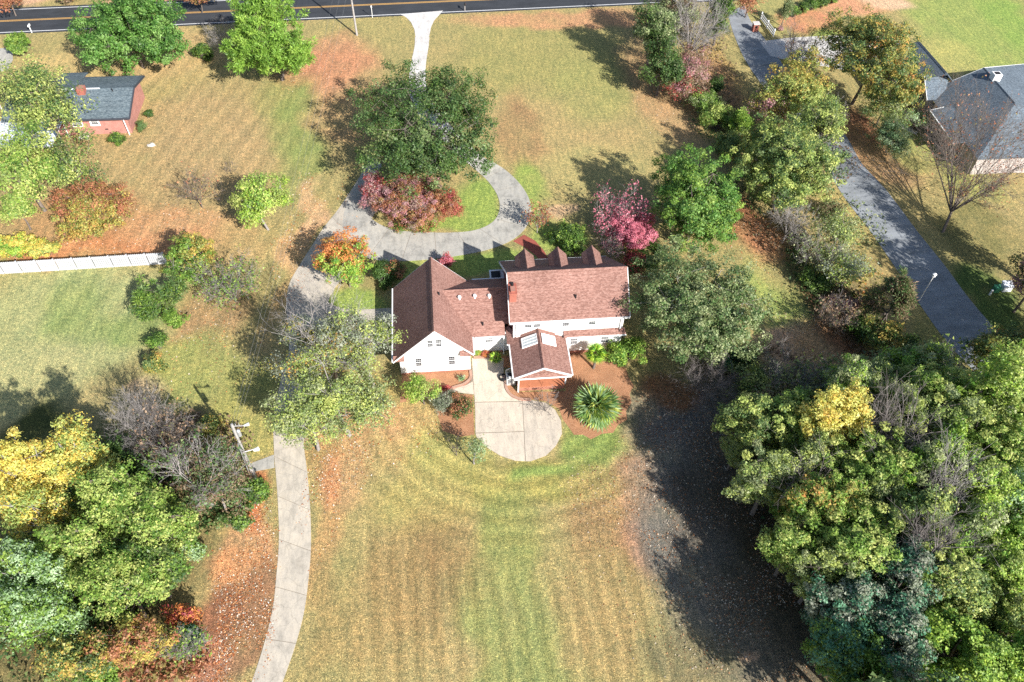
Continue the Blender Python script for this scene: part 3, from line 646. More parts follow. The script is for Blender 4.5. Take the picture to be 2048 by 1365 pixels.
MB().box(-47.9,-46.9,99.9,100.9,3.4,4.75).build('chimney', M['chimney'], nb)
MB().tube((-43.4,100.4,3.7),(-43.4,100.4,4.4),.07).build('vent_pipe', M['black'], nb)
window_y(nb, -46.0,-45.2,1.55,2.35,by0,-1,fw=.22)
for x0, x1 in ((-48.4,-47.3),(-51.6,-50.4)): window_y(nb, x0, x1, 1.4, 2.35, by0, -1, fw=.12)
MB().box(-48.0,-46.9,95.4,96.3,0,.35).build('step', M['conc_white'], nb)
MB().box(-44.6,-44.2,96.33,96.4,.7,.82).build('foundation_vent', M['black'], nb)
MB().tube((-41.6,95.9,2.6),(-41.55,95.95,0),.07).build('downspout', M['trim'], nb)
# white patio covers behind it
for lab, x0, x1, y0, y1, z0, z1 in (('white metal patio cover behind the brick ranch house', -57.5,-49.2,90.6,96.0,2.45,2.75), ('smaller white metal carport roof at the left edge below the ranch house', -66.5,-59.4,96.5,102,2.4,2.7), ('low white shed roof at the left edge under the pale green tree', -62.5,-58.6,86.5,90,2.2,2.4)):
    t_ = thing('patio_cover', lab, 'patio cover', ((x0+x1)/2,(y0+y1)/2,0))
    n_ = int((x1-x0)/1.0); w_ = (x1-x0)/n_
    for k in range(n_):
        MB().slab([(x0+k*w_,y0,z0),(x0+(k+1)*w_-.05,y0,z0),(x0+(k+1)*w_-.05,y1,z1),(x0+k*w_,y1,z1)], .06).build('roof_panel', M['white_metal'], t_)
    MB().box(x0,x1,y0+.0,y0+.1,z0-.18,z0-.06).build('beam', M['trim'], t_)
    for x in (x0+.1,(x0+x1)/2,x1-.2): MB().box(x,x+.1,y0+.1,y0+.2,0,z0-.06).build('post', M['trim'], t_)
    for x in (x0+.1,x1-.2): MB().box(x,x+.1,y1-.3,y1-.2,0,z1-.06).build('post', M['trim'], t_)

# ---------------- gray roofed house at the upper right
gh = thing('house', 'beige house with complex slate gray roofs and white chimney at the upper right', 'house', (77, 90, 0))
S_ = M['roof_slate']
RZ, EZ, RXX = 6.5, 3.0, 77.2
roof(gh, 'main_roof', [(70.2,95.4,EZ),(70.2,79.6,EZ),(RXX,86.6,RZ),(RXX,95.4,RZ)], S_)
roof(gh, 'main_roof', [(RXX+.004,95.4,RZ),(RXX+.004,86.6,RZ),(89,80.2,3.31),(89,101.3,3.31)], S_)
roof(gh, 'hip_roof', [(70.2,79.6,EZ),(89,79.6,EZ),(89,80.19,3.31),(RXX,86.59,RZ)], S_)
ridge(gh, (RXX,86.6,RZ+.02), (RXX,95.4,RZ+.02), S_, .16)
bar(gh, 'rake_board', (70.2,95.45,EZ), (RXX,95.45,RZ), .08, .2, M['trim']); bar(gh, 'rake_board', (RXX,95.5,RZ), (89,101.35,3.31), .08, .2, M['trim'])
MB().box(70.8,83.8,80.2,80.4,0,2.9).build('wall', M['beige'], gh)
MB().box(70.8,71.0,80.4,95.2,0,2.9).build('wall', M['beige'], gh)
MB().box(83.6,83.8,80.4,95.2,0,2.9).build('wall', M['beige'], gh)
wall(gh, 'gable_wall', [(71.0,95.0,0),(83.6,95.0,0),(83.6,95.0,4.3),(RXX,95.0,6.3),(71.0,95.0,3.2)], .2, (0,1,0), M['beige'])
# east wing
MB().box(84,88.2,80.4,100,0,3.2).build('wall', M['beige'], gh)
# north wing: ridge along y, eave on both sides
for s, xe in ((-1,66.2),(1,75.4)):
    roof(gh, 'north_wing_roof', [(71.5,104,6.0),(xe,104,2.95),(xe,97.9 if s < 0 else 95.4,2.95),(71.9,94.9,6.0)], S_)
ridge(gh, (71.5,104,6.02), (71.85,95.2,6.02), S_, .2)
MB().box(67.0,74.8,97.9,103.4,0,2.85).build('wall', M['beige'], gh)
# west gable
roof(gh, 'gable_roof', [(69.3,96.0,5.2),(72.9,96.0,5.2),(71.9,93.1,3.2),(69.3,93.1,3.2)], S_, .12)
roof(gh, 'gable_roof', [(69.3,96.004,5.2),(69.3,98.9,3.2),(72.9,98.9,3.2),(72.9,96.004,5.2)], S_, .12)
wall(gh, 'gable_wall', [(69.9,93.6,0),(69.9,98.4,0),(69.9,98.4,3.4),(69.9,96.0,5.05),(69.9,93.6,3.4)], .2, (1,0,0), M['beige'])
bar(gh, 'rake_board', (69.25,96,5.2),(69.25,98.9,3.2), .06, .18, M['trim']); bar(gh, 'rake_board', (69.25,96,5.2),(69.25,93.1,3.2), .06, .18, M['trim'])
for y0 in (94.7,95.5,96.3): window_x(gh, y0, y0+.6, 1.3, 2.6, 69.9); 
for y0 in (94.9,95.6,96.3): MB().box(69.85,69.9,y0,y0+.4,3.2,3.5).build('transom', M['glass'], gh)
MB().box(70.1,71,93.4,93.6,0,3.2).build('wall', M['beige'], gh)
# porch lean-to on the west with dark railing below
roof(gh, 'porch_roof', [(68.8,90.8,3.0),(68.8,83.2,2.9),(73.2,82.6,4.1),(75.4,90.6,4.6)], S_, .12)
bar(gh, 'gutter', (68.7,90.8,3.02),(68.7,83.2,2.92), .12, .14, M['trim']); bar(gh, 'rake_board', (68.8,90.85,3.02),(70.6,90.85,3.45), .1, .18, M['trim'])
for y in (90.6,88.8,87.0,85.2,83.4): MB().box(68.9,69.02,y-.06,y+.06,0,2.86).build('post', M['wood'], gh)
MB().box(68.75,70.7,83.3,90.7,0,.3).build('porch_floor', M['conc_gray'], gh)
for k, y in enumerate((83.5,85.3,87.1,88.9)): 
    rr_ = MB(); rr_.box(68.93,68.99,y+.06,y+1.6,1.1,1.17)
    for j in range(6): rr_.box(68.94,68.98,y+.2+.24*j,y+.24+.24*j,.3,1.1)
    rr_.build('railing', M['black'], gh)
c_ = MB().box(76.9,78.0,92.2,93.2,5.6,7.3).build('chimney', M['trim'], gh); MB().box(77.1,77.8,92.4,93.0,7.3,7.36).build('flue', M['black'], c_)
for x, y, z in ((79.2,84.3,4.9),(79.8,83.6,4.5)): MB().tube((x,y,z),(x,y,z+.45),.08).build('vent_pipe', M['black'], gh)

# ------------------------------------------------------------------ white vinyl fence
def fence():
    a = G(335,528); a = np.array([a[0],a[1],0]); b = G(-40,551); b = np.array([b[0],b[1],0]); d = b-a; ln = np.linalg.norm(d); d /= ln; n_ = np.array([-d[1],d[0],0])
    t_ = thing('fence', 'long white vinyl privacy fence left of the round headed tree', 'fence', tuple(a)); h = 1.75; pw = 2.0; k = 0; s = 0
    while s < ln:
        e = min(s+pw, ln)
        MB().slab([a+d*s-n_*.07,a+d*s+n_*.07,a+d*(s+.13)+n_*.07,a+d*(s+.13)-n_*.07], -(h+.08), (0,0,-1)).build('post', M['vinyl'], t_)
        j = s+.14
        while j+.185 <= e:
            MB().slab([a+d*j-n_*.02,a+d*j+n_*.02,a+d*(j+.18)+n_*.02,a+d*(j+.18)-n_*.02], -h, (0,0,-1)).build('picket', M['vinyl'], t_); j += .225
        for z in (.25,h-.16):
            MB().slab([a+d*s+n_*.03+(0,0,z),a+d*s+n_*.065+(0,0,z),a+d*e+n_*.065+(0,0,z),a+d*e+n_*.03+(0,0,z)], .09).build('rail', M['vinyl'], t_)
        s = e
fence()

# ------------------------------------------------------------------ poles, lamps, small things
def utility_pole(base, h, label, lean=(0, 0), hw=False):
    b = G(*base); b[2] = 0; t_ = thing('utility_pole', label, 'utility pole', tuple(b))
    top = b+np.array([lean[0],lean[1],h]); MB().tube(b-(0,0,.3), top, .17, .11, 10).build('pole', M['wood'], t_)
    return t_, b, top
t1, pb1, pt1 = utility_pole((512,962), 9.3, 'gray utility pole with transformer and two lights beside the lower driveway')
MB().tube(pt1+(.3,-.02,-1.7), pt1+(.3,-.02,-.95), .17, .17, 12).tube(pt1+(.3,-.02,-.95), pt1+(.3,-.02,-.85), .17, .08, 12).build('transformer', M['metal'], t1)
MB().box(*(sorted((pt1[0]-.1,pt1[0]+1.0))), pt1[1]-.035, pt1[1]+.035, pt1[2]-.33, pt1[2]-.26).build('crossarm', M['wood'], t1)
MB().tube(pt1+(.95,0,-.3), pt1+(1.35,.05,-.2), .07, .16, 8).build('lamp_head', M['trim'], t1)
MB().tube(pt1+(.1,0,-4.3), pt1+(1.0,0,-4.0), .035, .035, 6).tube(pt1+(.95,0,-4.12), pt1+(1.35,0,-3.98), .14, .2, 10).build('lamp_head', M['trim'], t1)
MB().tube(pt1+(-.14,-.1,-2.8), pb1+(-.24,-.25,0), .055, .055, 6).build('conduit', M['metal'], t1)
MB().tube(pt1+(-.13,0,-.2), pt1+(-.13,0,-2.0), .03, .03, 6).tube(pt1+(.0,-.14,-2.3), pb1+(.55,-.5,.1), .018, .018, 5).build('guy_wire', M['metal'], t1)
for k in range(3): MB().tube(pt1+(.0+.28*k,0,-.25), pt1+(.0+.28*k,0,.05), .045, .03, 8).build('insulator', M['metal'], t1)
t2, pb2, pt2 = utility_pole((714,71), 11.5, 'tall thin utility pole on the lawn left of the concrete drive apron', (-.25, 0))
MB().box(pt2[0]-1.1,pt2[0]+1.1,pt2[1]-.06,pt2[1]+.06,pt2[2]-.6,pt2[2]-.48).build('crossarm', M['wood'], t2)
for k in (-1,0,1): MB().tube(pt2+(k,0,-.48), pt2+(k,0,-.28), .05, .03, 8).build('insulator', M['metal'], t2)
def wire(p0, p1, sag, label, r=.008):
    mb = MB(); p0, p1 = np.array(p0), np.array(p1); n = 14; q = [p0+(p1-p0)*t-np.array([0,0,sag*4*t*(1-t)]) for t in np.linspace(0,1,n)]
    for i in range(n-1): mb.tube(q[i], q[i+1], r, r, 4, False)
    return tag(mb.build('power_line', M['wire']), label, 'power line', group='power lines between the two utility poles')
for k, (da, db, w_) in enumerate(((0,-1,'left'),(.28,0,'middle'),(.56,1,'right'))):
    wire(pt1+(da,0,.05), pt2+(db,0,-.3), 1.5+.1*k, f'{w_} power line running from the transformer pole to the roadside pole')
q = rp(30, 12); 
b = G(745,36); t_ = thing('utility_marker', 'slim white marker post at the road edge beside the utility pole', 'marker post', tuple(b)); MB().tube(b,b+(0,0,2.0),.045,.045,8).build('post', M['trim'], t_); MB().box(b[0]-.09,b[0]+.09,b[1]-.03,b[1]+.03,1.7,2.05).build('plate', M['trim'], t_)
def mailbox(px, py, label, col, post=1.05):
    b = G(px, py); t_ = thing('mailbox', label, 'mailbox', tuple(b))
    MB().box(b[0]-.06,b[0]+.06,b[1]-.06,b[1]+.06,0,post).build('post', M['wood'] if col != 'trim' else M['trim'], t_)
    mb = MB(); x, y, z = b[0], b[1]+.05, post; pr = [(-.13,0),(.13,0),(.13,.17)]+[(.13*math.cos(a),.17+.13*math.sin(a)) for a in np.linspace(.4,math.pi-.4,5)]+[(-.13,.17)]
    mb.slab([(x+p,y-.28,z+q_) for p, q_ in pr], .56, (0,1,0)); mb.build('box', M[col], t_)
    MB().box(x+.135,x+.15,y-.1,y-.06,z+.05,z+.3).build('flag', M['chimney'], t_)
mailbox(930, 23, 'dark mailbox on a post right of the concrete drive apron', 'black')
mailbox(64, 66, 'white mailbox beside the road near the left shrub', 'trim')
# lamp post on the neighbour's drive
b = G(1838,602); t_ = thing('lamp_post', 'thin white lamp post with round head beside the asphalt drive', 'lamp post', tuple(b))
MB().tube(b,b+(0,0,3.9),.055,.04,8).build('pole', M['trim'], t_)
MB().tube(b+(0,0,3.9),b+(0,0,4.0),.07,.2,10).tube(b+(0,0,4.0),b+(0,0,4.3),.17,.22,10).tube(b+(0,0,4.3),b+(0,0,4.42),.24,.05,10).build('lamp_head', M['trim'], t_)
# entrance sign wall and brick mailbox pillar at the neighbour's gate
a, b = G(1521,40), G(1546,74)
t_ = thing('entrance_fence', 'short white slatted entrance fence beside the brick mailbox pillar', 'fence', tuple((a+b)/2)); d = (b-a)/np.linalg.norm(b-a); n_ = np.array([-d[1],d[0],0]); L_ = np.linalg.norm(b-a)
for k in range(3):
    z = .35+.38*k; MB().slab([a+n_*(-.02)+(0,0,z), b+n_*(-.02)+(0,0,z), b+n_*.03+(0,0,z), a+n_*.03+(0,0,z)], .26).build('board', M['trim'], t_)
for k in range(3):
    p = a+d*(L_*k/2); MB().box(p[0]-.08,p[0]+.08,p[1]-.08,p[1]+.08,0,1.35).build('post', M['trim'], t_)
b = G(1509,62); t_ = thing('brick_mailbox', 'square brick mailbox pillar with gray cap at the asphalt drive gate', 'mailbox', tuple(b))
MB().box(b[0]-.45,b[0]+.45,b[1]-.4,b[1]+.4,0,1.25).build('pillar', M['chimney'], t_); MB().box(b[0]-.55,b[0]+.55,b[1]-.5,b[1]+.5,1.25,1.38).build('cap', M['conc_white'], t_); MB().box(b[0]-.2,b[0]+.2,b[1]-.43,b[1]-.4,.75,1.05).build('box_door', M['black'], t_)
# utility boxes in the grass on the far right
b = G(2009,580); t_ = thing('utility_cabinet', 'pale blue gray utility cabinet in the shaded grass at the right edge', 'cabinet', tuple(b))
MB().box(b[0]-.55,b[0]+.55,b[1]-.4,b[1]+.4,0,.9).build('body', M['white_metal'], t_, .04); MB().slab([b+(-.6,-.5,.92),b+(.6,-.5,.92),b+(.6,.5,1.05),b+(-.6,.5,1.05)],.08).build('lid', M['white_metal'], t_)
b = G(1990,583); t_ = thing('transformer_box', 'green transformer box left of the pale utility cabinet', 'transformer', tuple(b))
MB().box(b[0]-.35,b[0]+.35,b[1]-.3,b[1]+.3,0,.7).build('body', M['green'], t_, .04); MB().slab([b+(-.38,-.36,.7),b+(.38,-.36,.7),b+(.38,.34,.82),b+(-.38,.34,.82)],.06).build('lid', M['green'], t_)
b = G(1979,590); t_ = thing('pedestal', 'short white cable pedestal left of the green transformer box', 'pedestal', tuple(b)); MB().tube(b,b+(0,0,.75),.12,.12,10).build('post', M['trim'], t_); MB().tube(b+(0,0,.75),b+(0,0,.86),.15,.05,10).build('cap', M['trim'], t_)
# hose reel ring and grill by the porch steps
b = G(1006,757); t_ = thing('hose_coil', 'black coiled garden hose on the patio beside the steps', 'hose', tuple(b))
for j in range(3):
    mb = MB(); R_ = .42-.02*j; n = 20
    for i in range(n):
        a0, a1 = 2*math.pi*i/n, 2*math.pi*(i+1)/n
        mb.tube(b+(R_*math.cos(a0),R_*math.sin(a0),.08+.09*j), b+(R_*math.cos(a1),R_*math.sin(a1),.08+.09*j), .06, .06, 6, False)
    mb.build('loop', M['black'], t_)
b = G(1021,760); t_ = thing('air_conditioner', 'small gray air conditioning unit at the left corner of the back porch', 'air conditioner', tuple(b))
MB().box(b[0]-.45,b[0]+.35,b[1]-.2,b[1]+.45,.05,.75).build('body', M['metal'], t_, .03); MB().tube(b+(-.05,.12,.752),b+(-.05,.12,.79),.26,.26,14).build('fan_grille', M['black'], t_)
for k in range(4): MB().box(b[0]-.42,b[0]+.32,b[1]-.225,b[1]-.204,.15+.14*k,.2+.14*k).build('louvre', M['trim'], t_)
b = G(304,291); bm = bmesh.new(); bmesh.ops.create_icosphere(bm, subdivisions=2, radius=.5)
for v in bm.verts: v.co = Vector((v.co.x*1.2, v.co.y*.7, max(-.05, v.co.z*.6)))*(1+.25*math.sin(v.co.x*9+v.co.y*7)) + Vector(b)
me = bpy.data.meshes.new('rock'); bm.to_mesh(me); bm.free(); tag(link('rock', me, M['stone']), 'pale rock on the grass right of the brick ranch house', 'rock')
# two dark antenna poles behind the garage

# ------------------------------------------------------------------ vegetation
def raw_mesh(name, co, nface, k, col=None):
    """co: (nface*k,3) separate k-gons"""
    me = bpy.data.meshes.new(name); nv = len(co)
    me.vertices.add(nv); me.vertices.foreach_set('co', np.ascontiguousarray(co, dtype=np.float32).ravel())
    me.loops.add(nv); me.loops.foreach_set('vertex_index', np.arange(nv, dtype=np.int32))
    me.polygons.add(nface); me.polygons.foreach_set('loop_start', np.arange(nface, dtype=np.int32)*k); me.polygons.foreach_set('loop_total', np.full(nface, k, dtype=np.int32))
    me.update(calc_edges=True)
    if col is not None:
        a = me.attributes.new('Col', 'FLOAT_COLOR', 'POINT'); a.data.foreach_set('color', np.hstack([col, np.ones((nv, 1))]).astype(np.float32).ravel())
    return me
def leaf_mesh(name, c, nrm, size, col, aspect=.62, axis=None, rs=None):
    """one kite shaped, slightly folded leaf per centre"""
    n = len(c); rs = rs or np.random
    nrm = nrm/(np.linalg.norm(nrm, axis=1, keepdims=True)+1e-9)
    a = rs.normal(size=(n, 3)) if axis is None else axis+rs.normal(size=(n, 3))*.25
    a -= nrm*np.sum(a*nrm, axis=1, keepdims=True); a /= np.linalg.norm(a, axis=1, keepdims=True)+1e-9
    b = np.cross(nrm, a); s = size[:, None]
    p0 = c-a*s*.5; p2 = c+a*s*.5; p1 = c+b*s*aspect*.5-a*s*.06+nrm*s*.1; p3 = c-b*s*aspect*.5-a*s*.06+nrm*s*.1
    q0 = c-a*s*.45-b*s*aspect*.6; q1 = c-a*s*.35+b*s*aspect*.6+nrm*s*.12
    co = np.stack([q0, q1, c+a*s*.62], 1).reshape(-1, 3)
    return raw_mesh(name, co, n, 3, np.repeat(col, 3, axis=0))
def tube_mesh(name, P0, P1, R0, R1, k=4):
    n = len(P0); d = P1-P0; d /= np.linalg.norm(d, axis=1, keepdims=True)+1e-9
    ref = np.where(np.abs(d[:, 2:3]) < .9, np.array([[0, 0, 1.]]), np.array([[1., 0, 0]]))
    a = np.cross(d, ref); a /= np.linalg.norm(a, axis=1, keepdims=True)+1e-9; b = np.cross(d, a)
    an = np.arange(k)*2*math.pi/k; ring = np.cos(an)[None, :, None]*a[:, None]+np.sin(an)[None, :, None]*b[:, None]
    v0 = P0[:, None]+ring*R0[:, None, None]; v1 = P1[:, None]+ring*R1[:, None, None]
    V = np.concatenate([v0, v1], 1).reshape(-1, 3)
    i = np.arange(k); f = np.stack([i, (i+1) % k, (i+1) % k+k, i+k], 1)
    F = (f[None]+(np.arange(n)*2*k)[:, None, None]).reshape(-1, 4)
    me = bpy.data.meshes.new(name); me.vertices.add(len(V)); me.vertices.foreach_set('co', V.astype(np.float32).ravel())
    me.loops.add(F.size); me.loops.foreach_set('vertex_index', F.astype(np.int32).ravel())
    me.polygons.add(len(F)); me.polygons.foreach_set('loop_start', np.arange(len(F), dtype=np.int32)*4); me.polygons.foreach_set('loop_total', np.full(len(F), 4, dtype=np.int32))
    me.polygons.foreach_set('use_smooth', np.ones(len(F), dtype=bool)); me.update(calc_edges=True); return me
class Segs:
    def __init__(s): s.a = []; s.b = []; s.r0 = []; s.r1 = []
    def curve(s, p0, p1, r0, r1, bend, n=4):
        p0 = np.asarray(p0, float); p1 = np.asarray(p1, float); mid = (p0+p1)/2+np.asarray(bend)
        ts = np.linspace(0, 1, n+1); q = [(1-t)**2*p0+2*t*(1-t)*mid+t*t*p1 for t in ts]
        for i in range(n):
            s.a.append(q[i]); s.b.append(q[i+1]); s.r0.append(r0+(r1-r0)*ts[i]); s.r1.append(r0+(r1-r0)*ts[i+1])
        return q
    def mesh(s, name, k=4): return tube_mesh(name, np.array(s.a), np.array(s.b), np.array(s.r0), np.array(s.r1), k)

PAL = {  # leaf colours as sunlit values: (colour, weight)
 'bright':  [((112,144,50),4),((84,118,40),3),((150,172,72),2),((58,90,34),2)],
 'magnolia':[((92,136,52),4),((64,104,38),3),((134,168,86),2),((42,76,30),2)],
 'pine':    [((122,158,54),4),((90,128,40),3),((154,182,72),2),((60,96,34),1)],
 'dark':    [((74,102,42),4),((50,78,32),4),((100,126,54),2),((36,58,28),2)],
 'oak':     [((92,118,62),4),((66,96,48),4),((122,138,82),2),((50,76,40),2),((120,118,70),1)],
 'olive':   [((140,150,98),4),((110,128,78),4),((166,170,124),2),((78,96,58),2)],
 'yellowgreen':[((160,172,84),4),((130,152,72),3),((192,194,106),2),((96,120,56),2)],
 'lime':    [((148,172,50),4),((104,150,50),3),((180,204,92),2),((70,110,40),2)],
 'autumn':  [((160,156,74),3),((186,160,70),3),((126,140,62),3),((190,124,62),1),((92,110,52),2)],
 'yellow':  [((216,190,76),4),((196,168,66),3),((166,168,68),3),((226,206,116),1),((186,140,60),1)],
 'paleyellow':[((214,206,110),4),((190,188,90),3),((160,170,80),2)],
 'orange':  [((206,130,60),4),((220,152,80),2),((176,104,54),3),((150,140,60),1)],
 'rust':    [((166,104,72),4),((142,92,66),3),((136,124,66),2),((184,130,90),1)],
 'red':     [((172,70,66),4),((146,60,66),3),((190,96,84),2),((120,60,50),1)],
 'pink':    [((202,112,130),4),((180,96,114),3),((210,136,148),2),((160,80,90),1)],
 'mauve':   [((184,128,134),4),((160,100,110),3),((158,142,120),3),((176,138,138),2),((112,92,80),1)],
 'grayleaf':[((140,146,124),3),((114,124,100),3),((164,166,150),2),((96,108,76),2)],
 'bluegreen':[((86,136,102),4),((62,112,82),4),((118,160,126),2),((46,90,60),2)],
 'palepal': [((150,176,126),4),((120,150,96),3),((176,196,156),2),((90,124,66),2)],
 'brownish':[((130,104,82),3),((150,124,98),2),((110,96,70),2),((112,116,74),1)],
}
def pick(pal, rs, n, jit=.14):
    p = PAL[pal]; w = np.array([q[1] for q in p], float); w /= w.sum()
    c = np.array([desat(lin(q[0]), .92)/KH*1.8 for q in p])[rs.choice(len(p), n, p=w)]
    return c*(1+rs.normal(size=(n, 1))*jit).clip(.55, 1.6)
def tree(kind, name, label, cat, px, py, rx, ry, H, pal, seed, ls=.3, cover=1.25, bark='bark', group=None, pal2=None, mixdir=None, clus=None, dens=None, sq=.42, jitter=.3):
    """px,py,rx,ry: centre and half size of the crown in photo pixels; H: real height in metres"""
    rs = np.random.RandomState(seed); ls = ls*.66
    zc = H*(1-sq); Rz = H*sq
    if kind in ('shrub',): zc, Rz = H*.5, H*.52
    c = G(px, py, zc); k = mpp(px, py, zc); d = c-CAM; sn = -d[2]/np.linalg.norm(d); cs = math.sqrt(1-sn*sn)
    R = rx*k; A = ry*k; Ry = math.sqrt(max(A*A-(Rz*cs)**2, (.62*A)**2))/sn; Ry = min(max(Ry, .55*R), 1.5*R)
    E = np.array([R, Ry, Rz]); base = np.array([c[0], c[1], 0.0])
    root = thing(name, label, cat, tuple(base), group)
    ctr = np.array([0, 0, zc])
    sg = Segs(); tr = max(.05, .019*H)
    # lobes, then leaf clumps on them
    if kind == 'cone':
        nl = 26; t = rs.rand(nl)**.8; z = -Rz+2*Rz*t; a = rs.rand(nl)*2*math.pi; prof = np.clip(1.05-t, .05, 1)**.7
        lob = np.stack([np.cos(a)*R*prof*.62, np.sin(a)*Ry*prof*.62, z*.93], 1); lr = np.stack([R*.36*(.5+.5*prof), Ry*.36*(.5+.5*prof), np.full(nl, Rz*.2)], 1)
    else:
        nl = {'round': 24, 'canopy': 44, 'dense': 26, 'pine': 24, 'oakdense': 34, 'open': 18, 'tuft': 18, 'shrub': 9}.get(kind, 12)
        v = rs.normal(size=(nl, 3)); v[:, 2] = np.where(rs.rand(nl) < .62, np.abs(v[:, 2]), -np.abs(v[:, 2])*.55); v /= np.linalg.norm(v, axis=1, keepdims=True)
        f = .45+.25*rs.rand(nl)
        if kind in ('open', 'tuft'): f = .34+.5*rs.rand(nl)
        if kind == 'canopy': f = .5+.32*rs.rand(nl)
        lob = v*f[:, None]*E; s_ = (.28+.17*rs.rand(nl)) if kind in ('open', 'tuft') else ((.23+.15*rs.rand(nl)) if kind == 'canopy' else (.34+.13*rs.rand(nl))); lr = s_[:, None]*E*np.array([1, 1, .9])
    area = 4*math.pi*((R*Ry)**1.6/3+(R*Rz)**1.6/3+(Ry*Rz)**1.6/3)**(1/1.6)
    nleaf = int(np.clip(cover*area/(ls*ls*.34), 250, 60000))
    nc = clus or int(np.clip(nleaf/ (100 if kind in ('open', 'tuft') else 80), 14, 520))
    li = rs.randint(nl, size=nc); v = rs.normal(size=(nc, 3)); v /= np.linalg.norm(v, axis=1, keepdims=True)
    cc = lob[li]+v*lr[li]*(.45+.75*rs.rand(nc, 1)); 
    q = np.sqrt(((cc/E)**2).sum(1)); cc *= np.where(q > 1.12, 1.12/q, 1)[:, None]
    cc[:, 2] = np.maximum(cc[:, 2], -Rz*.9)
    # trunk and limbs
    if kind != 'shrub':
        th = zc-Rz*.55; lean = rs.normal(size=2)*.04*H
        fork = np.array([lean[0], lean[1], max(.8, th)]); sg.curve((0, 0, -.15), fork, tr*1.25, tr*.8, (rs.normal()*.1, rs.normal()*.1, 0), 4)
        top = np.array([0, 0, zc+Rz*(.75 if kind == 'cone' else .3)]); sg.curve(fork, top, tr*.8, tr*.15, rs.normal(size=3)*.15, 4)
        for j in range(nl):
            t0 = rs.rand()*.5 if kind != 'cone' else np.clip((lob[j][2]+Rz)/(2*Rz)-.1, 0, .9)
            s0 = fork+(top-fork)*t0; e0 = ctr+lob[j]
            sg.curve(s0, e0, tr*.42, tr*.14, (0, 0, -.12*R), 4)
        sub = rs.choice(nc, min(nc, 110), replace=False)
        for j in sub: sg.curve(ctr+lob[li[j]], ctr+cc[j], max(.018, tr*.13), .012, rs.normal(size=3)*.1, 2)
    else:
        for j in range(0, nc, max(1, nc//60)): sg.curve((rs.normal()*.1*R, rs.normal()*.1*Ry, 0), ctr+cc[j]*.9, .03, .01, (0, 0, .1), 3)
    # leaves
    per = rs.poisson(nleaf/nc, nc)+1; ci = np.repeat(np.arange(nc), per); n = len(ci)
    cr = .72*(area/nc)**.5*(.7+.6*rs.rand(nc)); off = rs.normal(size=(n, 3)); 
    on = off/np.linalg.norm(off, axis=1, keepdims=True); off = on*(rs.rand(n, 1)**.45)*np.array([1, 1, .7])*cr[ci][:, None]
    p = ctr+cc[ci]+off
    p[:, 2] = np.maximum(p[:, 2], .08)
    out = cc[ci]/E; out /= np.linalg.norm(out, axis=1, keepdims=True)+1e-6
    nrm = on*.55+out*.5+np.array([0, 0, .45])+rs.normal(size=(n, 3))*.55
    # colours: clump tone + leaf tone
    base_c = pick(pal, rs, n)
    cl = pick(pal, rs, nc, .1)
    col = base_c*.5+cl[ci]*.5
    if pal2:
        c2 = pick(pal2, rs, n)*.6+pick(pal2, rs, nc, .1)[ci]*.4
        md = np.array(mixdir or (0, 0, 0), float)
        s = (cc/E)@md if mixdir else np.zeros(nc)
        w = np.clip((s+rs.normal(size=nc)*jitter)*1.6+(.5 if mixdir else .5), 0, 1); w = (w[ci] > rs.rand(n))*1.0
        col = col*(1-w[:, None])+c2*w[:, None]
    size = ls*(.5+1.0*rs.rand(n)**1.5)
    if kind in ('tuft', 'cone', 'spiky', 'pine'):
        ax = on+np.array([0, 0, .15]); me = leaf_mesh('crown', p, np.cross(on, rs.normal(size=(n, 3))), size*1.35, col, .3, ax, rs)
    else: me = leaf_mesh('crown', p, nrm, size, col, .66, None, rs)
    o = link('crown', me, M['leaf']); o.parent = root
    me2 = sg.mesh('trunk' if kind != 'shrub' else 'stems'); o2 = link('trunk' if kind != 'shrub' else 'stems', me2, M[bark]); o2.parent = root
    return root
PROTO = {}
def shared_tree(kind, name, label, cat, px, py, rx, ry, H, pal, seed, group, **kw):
    """like tree(), but the second and later trees of one look share the crown and trunk mesh of the first, turned and stretched"""
    key = (kind, pal); sq = .42
    if key not in PROTO:
        r = tree(kind, name, label, cat, px, py, rx, ry, H, pal, seed, group=group, **kw); PROTO[key] = (r, rx*mpp(px, py, H*(1-sq)), H); return r
    src, R0, H0 = PROTO[key]; rs = random.Random(seed); c = G(px, py, H*(1-sq))
    r = src.copy(); COL.objects.link(r); r.location = (c[0], c[1], 0); r['label'] = label; r['group'] = group
    k = rx*mpp(px, py, H*(1-sq))/R0; r.scale = (k, k*rs.uniform(.85, 1.05), H/H0); r.rotation_euler = (0, 0, rs.uniform(0, 6.28))
    for ch in src.children:
        q = ch.copy(); COL.objects.link(q); q.parent = r
    return r
